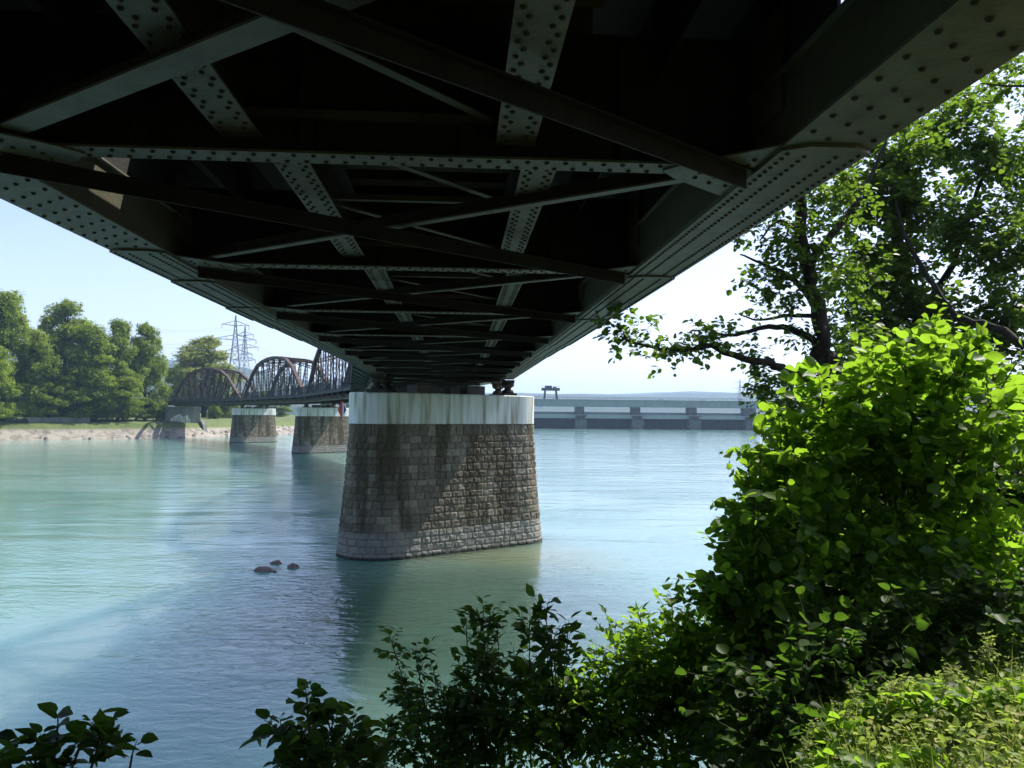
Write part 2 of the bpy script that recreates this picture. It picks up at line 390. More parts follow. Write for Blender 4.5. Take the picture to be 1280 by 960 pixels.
def ground_h(x, y):
    """the camera's own bank: a ledge at 4.4 m that falls to the river in front and runs on to the right"""
    edge = 1.7 + 3.6 * sstep(0.2, 2.4, x) - 0.03 * max(0, -x)
    shore_far = (x - 4.0) / 0.36 if x > 4 else 0     # the right bank: shoreline x = 4 + 0.36 y
    edge = max(edge, shore_far + 1.0) if x > 4 else edge
    z = 4.4 - 0.60 * max(0, y - edge) * (1.0 if x < 5 else 0.85)
    z += 0.34 * sstep(0.7, 1.6, x) * (1 - sstep(3.2, 4.3, y))
    z += 6.5 * sstep(-3.5, -16, y) + 9 * sstep(-14, -40, y)  # unseen ground behind the camera, raised to block skylight
    z += 0.10 * fbm(x * 0.6, y * 0.6) * min(1, abs(y - edge) + 0.3)
    return max(z, -1.5)

def grid_mesh(name, xs, ys, hf, m, smooth=True):
    vs_ = [(x, y, hf(x, y)) for y in ys for x in xs]
    nx = len(xs)
    fs = [(j * nx + i, j * nx + i + 1, (j + 1) * nx + i + 1, (j + 1) * nx + i) for j in range(len(ys) - 1) for i in range(nx - 1)]
    b = MB(); b.add(vs_, fs, 0, smooth)
    return b.build(name, m)

xs = list(np.concatenate([np.linspace(-60, -8, 14), np.linspace(-7, 12, 60), np.linspace(14, 160, 60)]))
ys = list(np.concatenate([np.linspace(-60, -4, 9), np.linspace(-3, 14, 50), np.linspace(16, 380, 90)]))
tag(grid_mesh('river_bank', xs, ys, ground_h, M['ground']), kind='structure')

# far (left) bank: ribbon profile along the shoreline
SHORE = [Vector((-420, 60)), Vector((-260, 98)), Vector((-150, 138)), Vector((-104, 162)), Vector((-78, 184)), Vector((-66, 226)), Vector((-58, 300)), Vector((-52, 372)), Vector((-52, 470))]
def resample(poly, step):
    out = []
    for a, b in zip(poly, poly[1:]):
        n = max(1, int((b - a).length / step))
        for i in range(n): out.append(a.lerp(b, i / n))
    out.append(poly[-1]); return out
sh = resample(SHORE, 3.0)
prof = [(-4, -1.5), (0, -0.1), (0.8, 0.35), (2.0, 0.9), (3.2, 1.8), (4.6, 2.9), (5.4, 3.3), (6.2, 3.45), (9, 3.7), (14, 4.0), (30, 4.4), (90, 5), (260, 7), (700, 9)]
vs_, nn = [], len(prof)
for i, p in enumerate(sh):
    d = (sh[min(i + 1, len(sh) - 1)] - sh[max(i - 1, 0)]).normalized()
    nrm = Vector((-d.y, d.x))
    for (o, z) in prof:
        j = 0.5 * fbm(p.x * 0.12, p.y * 0.12, o * 0.2) * (1 if o < 8 else 0.5)
        q = p + nrm * (o + (j if o < 8 else 0))
        vs_.append((q.x, q.y, z + (0.25 * fbm(q.x * .3, q.y * .3, 3) if z > 0 else 0)))
fs = [(i * nn + j, (i + 1) * nn + j, (i + 1) * nn + j + 1, i * nn + j + 1) for i in range(len(sh) - 1) for j in range(nn - 1)]
mb = MB(); mb.add(vs_, fs, 0, True)
tag(mb.build('far_bank', M['far_bank']), kind='structure')

# flood plain and hills behind the weir
def hill_h(x, y):
    r = math.hypot(x, y)
    base = 2.0
    n = fbm(x * 0.0006, y * 0.0006, 5, 5)
    a = math.atan2(x, y)
    z = base + sstep(1100, 2900, r) * (62 + 60 * n) + sstep(2500, 4200, r) * 30
    # nearer wooded slope to the left of the river
    z += 78 * sstep(620, 1500, r) * sstep(R(-9), R(-23), a) * (0.9 + 0.3 * n)
    return z
hx = list(np.linspace(-3500, 3500, 120)); hy = list(np.linspace(470, 4300, 90))
tag(grid_mesh('hills', hx, hy, hill_h, M['hill']), kind='structure')

# ------------------------------------------------------------------ bridge
PAN, NP = 4.12, 11
LEN = PAN * NP
HW = 3.165          # half width outside the chords
CW = 0.58           # chord width
CXC = HW - CW / 2   # chord centre line
CHZ = 7.68          # height of the chord undersides
SKEW = PAN
HGT = [0.55, 3.1, 5.7, 7.2, 7.75, 8.0, 8.0, 7.75, 7.2, 5.7, 3.1, 0.55]
OFFS = [-0.95, -0.85, -0.72, -0.56, -0.34, -0.18, -0.13, -0.10, -0.12, -0.16, -0.25, -0.35]

def lattice(mb_, a, b, w, side, step=0.55, t=0.05, mi=0):
    """laced member: two flanges with crossed lacing bars"""
    a = Vector(a); b = Vector(b); side = Vector(side).normalized()
    mb_.bar(a + side * w / 2, b + side * w / 2, 0.12, 0.18, up=side.cross(b - a), mi=mi)
    mb_.bar(a - side * w / 2, b - side * w / 2, 0.12, 0.18, up=side.cross(b - a), mi=mi)
    n = max(2, int((b - a).length / step))
    for i in range(n):
        p = a.lerp(b, i / n); q = a.lerp(b, (i + 1) / n)
        for s in (-1, 1):
            mb_.bar(p + side * s * w / 2, q - side * s * w / 2, t, 0.03 + 0.01 * (s > 0), up=side.cross(b - a), mi=mi)

def add_walkway(root):
    # cantilevered walkway outside the left truss with its railing
    w = MB()
    w.box(-HW - 1.15, -HW + 0.02, 0, LEN, 0.90, 0.96)
    w.box(-HW - 1.18, -HW - 1.152, 0, LEN, 0.72, 1.02)
    for i in range(NP + 1):
        y = min(max(PAN * i, 0.06), LEN - 0.06)
        w.bar((-HW + 0.02, y, 0.25), (-HW - 1.12, y, 0.82), 0.08, 0.09)
    w.build('walkway', M['rail_grey'], root)
    r = MB()
    xr = -HW - 1.165
    r.box(xr - 0.03, xr + 0.03, 0, LEN, 2.12, 2.17)
    r.box(xr - 0.02, xr + 0.02, 0, LEN, 1.10, 1.14)
    n = int(LEN / 0.30)
    for i in range(n + 1):
        y = 0.03 + (LEN - 0.06) * i / n
        t = 0.035 if i % 12 == 0 else 0.014
        r.box(xr - t, xr + t, y - t, y + t, 1.0, 2.12)
    r.build('railing', M['rail_grey'], root)

def make_span(detail):
    root = empty('truss_bridge_span')
    y0 = {-1: 0.0, 1: SKEW}
    for s in (-1, 1):
        ys0, ye0 = y0[s], y0[s] + LEN
        # bottom chord: two webs, flanges, stepped cover plates, rivets
        c = MB()
        xc = s * CXC
        c.box(xc - CW / 2, xc + CW / 2, ys0, ye0, 0.036, 0.056)
        c.box(xc - 0.25, xc - 0.22, ys0, ye0, 0.058, 0.53, 2)
        c.box(xc + 0.22, xc + 0.25, ys0, ye0, 0.058, 0.53, 2)
        c.box(xc - CW / 2, xc + CW / 2, ys0, ye0, 0.532, 0.55)
        mid = ys0 + LEN / 2
        if detail:
            # plates end where the photograph shows their ends (local y of the near span)
            ends = [(CW, 11.0 + (8.6 if s < 0 else 4.8), 30.0 + ys0, 0.022), (CW - 0.012, 11.0 + (10.4 if s < 0 else 9.4), 27.0 + ys0, 0.022), (CW - 0.024, 11.0 + (12.8 if s < 0 else 13.6), 25.5 + ys0, 0.020)]
            z = 0.034
            for (w, a, b, t) in ends:
                ch = 0.10
                # plate with chamfered ends
                vv = [(xc - w / 2, a + ch), (xc - w / 4, a), (xc + w / 4, a), (xc + w / 2, a + ch), (xc + w / 2, b - ch), (xc + w / 4, b), (xc - w / 4, b), (xc - w / 2, b - ch)]
                top = [(x, y, z) for x, y in vv]; bot = [(x, y, z - t) for x, y in vv]
                c.add(bot + top, [tuple(range(7, -1, -1)), tuple(range(8, 16))] + [(i, (i + 1) % 8, 8 + (i + 1) % 8, 8 + i) for i in range(8)])
                z -= t + 0.001
            def zat(y):
                zz = 0.036
                for (w, a, b, t) in ends:
                    if a + 0.04 < y < b - 0.04: zz -= t + 0.002
                return zz
            p0 = ends[0][1]
            y = ys0 + 0.1; k = 0
            while y < ye0 - 0.05:
                dense = p0 < y < ends[0][2]
                if abs(y - p0) > 0.06:
                    if dense:
                        for i, rx in enumerate((-0.235, -0.105, 0.105, 0.235)):
                            c.rivet(xc + rx, y + (0.045 if i in (1, 2) else 0), zat(y), 0.0185)
                    else:
                        row = (-0.22, 0.07) if k % 2 else (-0.07, 0.22)
                        for rx in row: c.rivet(xc + rx, y, zat(y), 0.022)
                y += 0.095 if dense else 0.125
                k += 1
            # rivets on the outer web
        c.build('bottom_chord', [M['flange'], M['rivet'], M['steel']], root)
        # truss above
        side = Vector((1, 0, 0))
        t = MB()
        nodes = [Vector((xc, ys0 + PAN * i, HGT[i])) for i in range(NP + 1)]
        for a, b in zip(nodes, nodes[1:]):
            t.bar(a, b, 0.52, 0.50, up=(0, 0, 1))
            if detail < 1:
                pass
        t.build('top_chord', M['rust'], root)
        for i in range(1, NP):
            v = MB()
            lattice(v, (xc, ys0 + PAN * i, 0.54), (xc, ys0 + PAN * i, HGT[i] - 0.18), 0.34, (1, 0, 0), 0.6)
            v.build('vertical_post', M['truss_side'], root)
        for i in range(1, NP - 1):
            v = MB()
            if i < NP // 2:
                a, b = (i, HGT[i] - 0.2), (i + 1, 0.6)
            elif i > NP // 2:
                a, b = (i + 1, HGT[i + 1] - 0.2), (i, 0.6)
            else:
                a, b = (i, HGT[i] - 0.2), (i + 1, 0.6)
                v.bar((xc + 0.13, ys0 + PAN * (i + 1), HGT[i + 1] - 0.2), (xc + 0.13, ys0 + PAN * i, 0.6), 0.06, 0.26)
            for dx in (-0.08, 0.07):
                v.bar((xc + dx, ys0 + PAN * a[0], a[1]), (xc + dx, ys0 + PAN * b[0], b[1]), 0.05, 0.26)
            v.build('diagonal_post', M['truss_side'], root)
        # gusset plates at the lower nodes (vertical, outside faces)
        for i in range(0, NP + 1):
            g = MB()
            yc = ys0 + PAN * i
            w = 0.55
            for dx in (-0.262, 0.262):
                g = MB()
                ya, yb = max(ys0, yc - w), min(ye0, yc + w)
                g.box(xc + dx - 0.008, xc + dx + 0.008, ya, yb, 0.30, 1.0)
                g.build('gusset_plate', M['steel'], root)
    # floor beams at every panel point of both trusses
    for i in range(0, NP + 2):
        y = PAN * i
        b = MB()
        xa, xb = -CXC + 0.20, CXC - 0.20
        b.box(xa, xb, y - 0.11, y + 0.11, 0.060, 0.078, 2)
        b.box(xa, xb, y - 0.012, y + 0.012, 0.079, 0.93, 0)
        b.box(xa, xb, y - 0.11, y + 0.11, 0.932, 0.95, 0)
        if detail:
            x = xa + 0.12; k = 0
            while x < xb - 0.1:
                b.rivet(x, y + (0.062 if k % 2 else -0.062), 0.060, 0.020)
                x += 0.066; k += 1
            for xx in (-1.6, -0.5, 0.6, 1.7):
                b.box(xx - 0.05, xx + 0.05, y - 0.07, y - 0.013, 0.08, 0.92, 0)
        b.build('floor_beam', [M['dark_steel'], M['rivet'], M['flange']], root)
    # lateral bracing: horizontal gussets and crossed angles
    for i in range(0, NP + 2):
        y = PAN * i
        for s in (-1, 1):
            ye = y0[s]
            if y < ye - 0.1 or y > ye + LEN + 0.1: continue
            g = MB()
            xi = s * (CXC - CW / 2 + 0.03)
            xo = s * (CXC - CW / 2 - 0.50)
            z0, z1 = 0.045, 0.0585
            pts = [(xi, y - 0.62), (xo, y - 0.16), (xo - s * 0.12, y), (xo, y + 0.16), (xi, y + 0.62)]
            if s < 0: pts = pts[::-1]
            n = len(pts)
            g.add([(px, py, z0) for px, py in pts] + [(px, py, z1) for px, py in pts], [tuple(range(n - 1, -1, -1)), tuple(range(n, 2 * n))] + [(k, (k + 1) % n, n + (k + 1) % n, n + k) for k in range(n)])
            if detail:
                for (dx, dy) in ((0.1, -0.3), (0.1, -0.18), (0.1, 0.0), (0.1, 0.18), (0.1, 0.3), (0.24, -0.24), (0.24, -0.1), (0.24, 0.1), (0.24, 0.24), (0.38, -0.12), (0.38, 0.12), (0.38, 0)):
                    g.rivet(xi - s * dx, y + dy, z0, 0.020)
            g.build('bracing_gusset', [M['flange'], M['rivet']], root)
    for i in range(0, NP + 1):
        ya, yb = PAN * i, PAN * (i + 1)
        xe = CXC - CW / 2 - 0.04
        a = MB()   # darker angle with its leg hanging down
        a.bar((-xe, ya + 0.05, -0.02), (xe, yb - 0.05, -0.02), 0.016, 0.12)
        a.bar((-xe, ya + 0.05, 0.036), (xe, yb - 0.05, 0.036), 0.13, 0.012)
        if i < NP + 1: a.build('wind_brace', M['dark_steel'], root)
        b = MB()
        bw = 0.17 if i == 3 else 0.095
        b.bar((xe, ya + 0.10, 0.095), (-xe, yb - 0.10, 0.095), bw, 0.016)
        b.bar((xe, ya + 0.10, 0.16), (-xe, yb - 0.10, 0.16), 0.016, 0.11, mi=1)
        b.build('wind_brace', [M['flange'], M['dark_steel']], root)
    # stringers, stepped sideways panel by panel under the curved track
    for i in range(0, NP + 1):
        ya, yb = PAN * i + 0.015, PAN * (i + 1) - 0.015
        oc = OFFS[i] + 0.555 if detail else 0.1
        for s in (-1, 1):
            xc = oc + s * 0.93 - (0.0 if not detail else 0.0)
            st = MB()
            st.box(xc - 0.135, xc + 0.135, ya, yb, 0.19, 0.208, 2)
            st.box(xc - 0.01, xc + 0.01, ya, yb, 0.209, 0.72, 0)
            st.box(xc - 0.12, xc + 0.12, ya, yb, 0.722, 0.74, 0)
            if detail:
                y = ya + 0.08; k = 0
                while y < yb - 0.05:
                    for rx in (-0.095, 0.06) if k % 2 else (-0.06, 0.095):
                        st.rivet(xc + rx, y, 0.19, 0.019)
                    y += 0.085; k += 1
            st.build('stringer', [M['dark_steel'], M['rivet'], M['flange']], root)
        if detail:
            x = MB()
            n = 2
            for q in range(n):
                a_, b_ = ya + (yb - ya) * q / n, ya + (yb - ya) * (q + 1) / n
                x.bar((oc - 0.9, a_, 0.30), (oc + 0.9, b_, 0.30), 0.07, 0.012)
                x.bar((oc + 0.9, b_ - 0.05, 0.34), (oc - 0.9, b_ - 0.05, 0.34), 0.07, 0.05)
            x.build('stringer_brace', M['steel'], root)
    # sleepers, rails and deck plates
    y_end = LEN + SKEW
    d = MB()
    y = 0.3
    while y < y_end - 0.2:
        d.box(-1.35, 1.45, y - 0.12, y + 0.12, 0.955, 1.15); y += 0.6
    d.build('sleepers', M['timber'], root)
    for s in (-1, 1):
        r = MB()
        r.box(0.05 + s * 0.74 - 0.035, 0.05 + s * 0.74 + 0.035, 0.05, y_end - 0.05, 1.152, 1.29)
        r.build('rail', M['rust'], root)
    p = MB()
    holes = [(17.2, 17.75), (18.45, 19.1), (22.3, 22.9)] if detail else []  # openings placed so sun patches reach the left chord web
    yy = 0.02; cuts = []
    for a, b in holes: cuts.append((yy, a)); yy = b
    cuts.append((yy, y_end - 0.02))
    inner = CXC - 0.215 if detail else CXC - 0.24
    p.box(-1.92, inner, 0.02, y_end - 0.02, 1.30, 1.33)
    for a, b in cuts: p.box(-2.42, -1.92, a, b, 1.30, 1.33)
    p.box(-inner, -2.42, 0.02, y_end - 0.02, 1.30, 1.33)
    for sx in (-1, 1): p.box(sx * 1.93 - 0.01, sx * 1.93 + 0.01, 0.1, y_end - 0.1, 0.70, 1.298)  # baffles added under the deck to hide sky through the openings
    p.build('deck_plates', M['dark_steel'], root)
    # edge fascias close the gap between chord top and deck
    e = MB()
    gaps = [(14.95, 15.25)] if detail else []
    yy = SKEW; cuts = []
    for a, b in gaps: cuts.append((yy, a)); yy = b
    cuts.append((yy, SKEW + LEN))
    for a, b in cuts: e.box(CXC - 0.235, CXC - 0.215, a, b, 0.552, 1.298)
    e.build('edge_plate', M['dark_steel'], root)
    e = MB()
    e.box(-CXC + 0.215, -CXC + 0.235, 0, LEN, 0.552, 1.298)
    e.build('edge_plate', M['dark_steel'], root)
    if not detail: add_walkway(root)
    # top bracing between the trusses
    for i in range(3, NP - 1):
        q = MB()
        a = Vector((-CXC + 0.2, PAN * i, HGT[i] + 0.02)); b = Vector((CXC - 0.2, PAN * i, HGT[i - 1] + 0.02))
        lattice(q, a, b, 0.4, (0, 0, 1), 0.5)
        if i < NP - 2:
            b2 = Vector((CXC - 0.2, PAN * (i + 1), HGT[i] + 0.1)); a2 = Vector((-CXC + 0.2, PAN * (i + 1), HGT[i + 1] + 0.1))
            q.bar(a + Vector((0, 0, .1)), b2, 0.10, 0.10); q.bar(b + Vector((0, 0, .16)), a2 + Vector((0, 0, .06)), 0.10, 0.08)
        q.build('sway_brace', M['rust'], root)
    return root

# pier chain along the curve of the line
DIRS = [3.8, 11.6, 22.0, 30.3, 40]
piers = [Vector((-2.98, 36.8)), Vector((-12.2, 81.9)), Vector((-29.3, 124.4)), Vector((-52.9, 164.5)), Vector((-83.0, 200.4))]

def place_span(o, end_center, dg):
    """span ends at end_center (pier centre); local y runs along the line"""
    d = Vector((-math.sin(R(dg)), math.cos(R(dg))))
    p = end_center - d * (2.5 + LEN)
    o.location = (p.x, p.y, CHZ); o.rotation_euler = (0, 0, R(dg))

near = make_span(True)
# centre line passes 0.555 m left of the camera
dg = DIRS[0]; d0 = Vector((-math.sin(R(dg)), math.cos(R(dg)))); n0 = Vector((d0.y, -d0.x))
org = n0 * -0.555 + d0 * -11.0
near.location = (org.x, org.y, CHZ); near.rotation_euler = (0, 0, R(dg))
G_SPAN = 'steel truss spans of the railway bridge'
tag(near, 'riveted steel bridge span passing directly overhead, seen from underneath', 'bridge span', G_SPAN)
proto = make_span(False)
labels = ['dark truss span right behind the nearest stone pier, mostly hidden by it',
          'brown truss span whose end rises just left of the nearest pier',
          'brown arched truss span above the gap between the two smaller piers',
          'farthest brown arched truss span, ending at the abutment under the yellow green tree']
for i in range(4):
    o = proto if i == 0 else copy_tree(proto)
    tag(o, labels[i], 'bridge span', G_SPAN)
    place_span(o, piers[i + 1], DIRS[i + 1])

# piers --------------------------------------------------------------
PL, PR0 = 6.8, 1.36
def stadium(r, n_arc=14, n_line=0):
    """closed outline with unit normals, long axis on x"""
    pts = []
    for k in range(n_arc + 1):
        t = -math.pi / 2 + math.pi * k / n_arc
        pts.append((PL / 2 + r * math.cos(t), r * math.sin(t)))
    for k in range(n_arc + 1):
        t = math.pi / 2 + math.pi * k / n_arc
        pts.append((-PL / 2 + r * math.cos(t), r * math.sin(t)))
    return pts

def perim_point(r, s):
    """point and normal at arc length s on a stadium of radius r"""
    arc = math.pi * r; tot = 2 * PL + 2 * arc; s = s % tot
    if s < PL: return (-PL / 2 + s, -r), (0, -1)
    s -= PL
    if s < arc:
        t = -math.pi / 2 + s / r; return (PL / 2 + r * math.cos(t), r * math.sin(t)), (math.cos(t), math.sin(t))
    s -= arc
    if s < PL: return (PL / 2 - s, r), (0, 1)
    s -= PL
    t = math.pi / 2 + s / r; return (-PL / 2 + r * math.cos(t), r * math.sin(t)), (math.cos(t), math.sin(t))

def perim_frac(r, s):
    """as perim_point, but arcs are measured at one fixed radius so joints stay upright on the battered noses"""
    r0 = PR0 + 0.2; arc0 = math.pi * r0; s = s % (2 * PL + 2 * arc0)
    if s < PL: q = s
    elif s < PL + arc0: q = PL + (s - PL) * r / r0
    elif s < 2 * PL + arc0: q = PL + math.pi * r + (s - PL - arc0)
    else: q = 2 * PL + math.pi * r + (s - 2 * PL - arc0) * r / r0
    return perim_point(r, q)

ZCAP0, ZTOP = 5.58, 6.92
def make_pier():
    root = empty('bridge_pier')
    b = MB(); rnd = []
    core = stadium(PR0 - 0.06); core_b = stadium(PR0 + 0.38)
    n = len(core)
    b.add([(x, y, -1.5) for x, y in core_b] + [(x, y, ZCAP0 + 0.01) for x, y in core], [(i, (i + 1) % n, n + (i + 1) % n, n + i) for i in range(n)], 1, False)
    rnd += [0.3] * (2 * n)
    z = -0.35; c = 0
    rr = random.Random(3)
    while z < ZCAP0 - 0.05:
        h = rr.choice((0.27, 0.30, 0.33, 0.29))
        if z + h > ZCAP0 - 0.2: h = ZCAP0 - z
        def rad(zz):
            return PR0 + 0.46 * (1 - max(zz, -0.5) / ZCAP0) ** 1.25
        tot = 2 * PL + 2 * math.pi * (PR0 + 0.2)
        s = rr.uniform(0, 0.5); s_end = s + tot
        while s < s_end - 0.01:
            w = rr.uniform(0.28, 0.60)
            if s + w > s_end - 0.3: w = s_end - s
            g = rr.uniform(0.004, 0.010)
            tone = rr.random()
            bulge = rr.uniform(-0.004, 0.013)
            nu, nv = 7, 5
            ph = rr.uniform(0, 50)
            base = len(b.v); vv = []
            for j in range(nv + 1):
                for i in range(nu + 1):
                    u, v = i / nu, j / nv
                    ss = s + g + (w - 2 * g) * u; zz = z + g + (h - 2 * g) * v
                    (x, y), (nx, ny) = perim_point(rad(zz), ss * (2 * PL + 2 * math.pi * rad(zz)) / tot) if False else perim_frac(rad(zz), ss)
                    edge = min(u, 1 - u, v, 1 - v)
                    o = 0.0 if edge < 0.01 else bulge + 0.028 * mnoise.fractal(Vector((ss * 5 + ph, zz * 5, ph)), 1.0, 2.0, 3)
                    if edge < 0.01: o = -0.018 + 0.012 * mnoise.noise(Vector((ss * 4, zz * 4, 3)))
                    vv.append((x + nx * o, y + ny * o, zz))
            q = nu + 1
            fs_ = [(j * q + i, j * q + i + 1, (j + 1) * q + i + 1, (j + 1) * q + i) for j in range(nv) for i in range(nu)]
            b.add(vv, fs_, 0, False); rnd += [tone] * len(vv)
            s += w
        z += h; c += 1
    o = b.build('masonry', [M['masonry'], M['mortar']], root)
    at_ = o.data.attributes.new('rnd', 'FLOAT', 'POINT'); at_.data.foreach_set('value', rnd)
    # concrete cap with a softened top edge
    cb = MB()
    rings = [(PR0 - 0.10, ZCAP0 + 0.004), (PR0 + 0.02, ZCAP0 + 0.012), (PR0 + 0.02, ZTOP - 0.04), (PR0 - 0.02, ZTOP), ]
    vs_ = []
    for r, zz in rings: vs_ += [(x, y, zz) for x, y in stadium(r, 20)]
    n = len(stadium(1, 20))
    fs_ = [(k * n + i, k * n + (i + 1) % n, (k + 1) * n + (i + 1) % n, (k + 1) * n + i) for k in range(len(rings) - 1) for i in range(n)]
    fs_.append(tuple((len(rings) - 1) * n + i for i in range(n)))
    cb.add(vs_, fs_)
    cb.build('cap', M['cap'], root)
    for (xa, xb, h_) in ((-1.9, -0.9, 0.40), (-0.2, 0.3, 0.30), (0.75, 1.75, 0.42)):
        q = MB(); q.box(xa, xb, -0.55, 0.35, ZTOP + 0.003, ZTOP + h_); q.build('plinth', M['concrete'], root)
    return root

def add_bearings(root, loc, rz, ends):
    """bearings as parts of the pier, given in world coordinates"""
    for (x, y, a) in ends:
        dx, dy = x - loc.x, y - loc.y
        lx = dx * math.cos(-rz) - dy * math.sin(-rz); ly = dx * math.sin(-rz) + dy * math.cos(-rz)
        m_ = MB()
        m_.box(-0.42, 0.42, -0.36, 0.36, ZTOP + 0.002, ZTOP + 0.12)
        m_.tube([(0, 0, ZTOP + 0.12), (0, 0, ZTOP + 0.26), (0, 0, ZTOP + 0.3), (0, 0, ZTOP + 0.44)], [0.3, 0.26, 0.16, 0.16], 14)
        m_.tube([(0, 0, ZTOP + 0.38), (0, 0, ZTOP + 0.46), (0, 0, ZTOP + 0.62)], [0.2, 0.3, 0.32], 14)
        m_.box(-0.30, 0.30, -0.40, 0.40, ZTOP + 0.62, ZTOP + 0.735)
        o = m_.build('bearing', M['truss_side'], root); o.location = (lx, ly, 0); o.rotation_euler = (0, 0, a - rz)

G_PIER = 'stone piers of the railway bridge'
plabels = ['large rough stone pier with a pale concrete cap, nearest, under the overhead span',
           'stone pier almost wholly hidden behind the left edge of the nearest pier',
           'middle sized stone pier with pale cap, behind the hanging red marker',
           'smallest farthest stone pier with pale cap, standing near the far bank']
pp = make_pier()
spans = [near, proto] + []
allspan = [near] + [o for o in COL.objects if o.name.startswith('truss_bridge_span') and o != near]
for i in range(4):
    o = pp if i == 0 else copy_tree(pp)
    # skewed thirty degrees to the line
    rz = R((38, 44, 49, 50)[i])
    o.location = (piers[i].x, piers[i].y, 0); o.rotation_euler = (0, 0, rz)
    tag(o, plabels[i], 'pier', G_PIER)
    o['_rz'] = rz
pier_objs = [o for o in COL.objects if o.name.startswith('bridge_pier')]
def span_end(sp, s, end):
    rz = sp.rotation_euler.z
    x, y = s * CXC, (0.45 if end == 0 else LEN - 0.45) + (SKEW if s > 0 else 0)
    return (sp.location.x + x * math.cos(rz) - y * math.sin(rz), sp.location.y + x * math.sin(rz) + y * math.cos(rz), rz)
for i, po in enumerate(pier_objs):
    ends = [span_end(allspan[i], s, 1) for s in (-1, 1)] + [span_end(allspan[i + 1], s, 0) for s in (-1, 1)]
    ends = [e for e in ends]
    add_bearings(po, Vector((piers[i].x, piers[i].y)), po['_rz'], ends)
    del po['_rz']

# far abutment
A = piers[4]
ab = empty('bridge_abutment', (A.x, A.y, 0), R(40))
m_ = MB()
m_.box(-4.2, 4.2, -2.2, 6, 0.0, 7.0); m_.box(-4.4, 4.4, -2.4, 6.2, 7.002, 7.35)
m_.build('bearing_block', M['concrete'], ab)
for s in (-1, 1):
    m_ = MB()
    x0 = s * 4.2
    m_.add([(x0, -2.2, -1), (x0, -6.5, -1), (x0, -4.2, 3.0), (x0, -2.2, 4.2), (x0 + s * 0.9, -2.2, -1), (x0 + s * 0.9, -6.5, -1), (x0 + s * 0.9, -4.2, 3.0), (x0 + s * 0.9, -2.2, 4.2)],
           [(0, 1, 2, 3), (7, 6, 5, 4), (0, 4, 5, 1), (1, 5, 6, 2), (2, 6, 7, 3), (3, 7, 4, 0)])
    m_.build('wing_wall', M['concrete'], ab)
m_ = MB()
m_.add([(-4.15, -2.25, 1.0), (4.15, -2.25, 1.0), (4.15, -8.5, -1), (-4.15, -8.5, -1)], [(0, 1, 2, 3)])
m_.build('apron', M['concrete'], ab)
m_ = MB()      # faded spray paint swirls on the face (not legible in the photo)
pp_ = [(-2.6, 3.0), (-1.2, 2.7), (0.2, 3.1), (1.4, 2.8), (1.9, 4.1), (1.0, 5.4), (0.1, 4.9), (-0.8, 5.6), (-2.2, 5.0), (-3.0, 4.2)]
m_.add([(x, -2.206, z) for x, z in pp_], [tuple(range(10))])
m_.bar((-1.8, -2.215, 3.4), (-0.9, -2.215, 5.0), 0.03, 0.3, up=(0, 1, 0), mi=1); m_.bar((0.2, -2.222, 5.0), (0.9, -2.222, 3.4), 0.03, 0.3, up=(0, 1, 0), mi=1)
m_.build('spray_paint', [M['cap'], M['blue']], ab)
tag(ab, 'grey concrete abutment with spray paint and sloping wing walls at the far bank', 'abutment')
# second side of the embankment: low parapet fence behind the abutment
m_ = MB()
for k in range(12):
    m_.bar((-3.2 - k * 0.0, 1 + k * 2.0, 7.35), (-3.2, 1 + k * 2.0, 8.5), 0.08, 0.08)
m_.bar((-3.2, 1, 8.5), (-3.2, 23, 8.5), 0.06, 0.06); m_.bar((-3.2, 1, 7.95), (-3.2, 23, 7.95), 0.05, 0.05)
o = m_.build('railing', M['rail_grey'], ab)

ab2 = empty('bridge_abutment', tuple(near.location), near.rotation_euler.z)
ab2.location.z = 0
m_ = MB(); m_.add([(-4.2, 1.6, 3), (4.4, 5.8, 3), (4.4, -3, 3), (-4.2, -6, 3), (-4.2, 1.6, 6.9), (4.4, 5.8, 6.9), (4.4, -3, 6.9), (-4.2, -6, 6.9)], [(0, 1, 5, 4), (1, 2, 6, 5), (2, 3, 7, 6), (3, 0, 4, 7), (4, 5, 6, 7)])
m_.build('bearing_block', M['mortar'], ab2)
m_ = MB(); m_.add([(-4.2, -0.6, 6.9), (4.4, 3.4, 6.9), (4.4, -3, 6.9), (-4.2, -6, 6.9), (-4.2, -0.6, 9.0), (4.4, 3.4, 9.0), (4.4, -3, 9.0), (-4.2, -6, 9.0)], [(0, 1, 5, 4), (1, 2, 6, 5), (2, 3, 7, 6), (3, 0, 4, 7), (4, 5, 6, 7)])
m_.build('parapet_wall', M['mortar'], ab2)
tag(ab2, 'stone abutment on the near bank carrying the overhead span, behind the viewer', 'abutment')

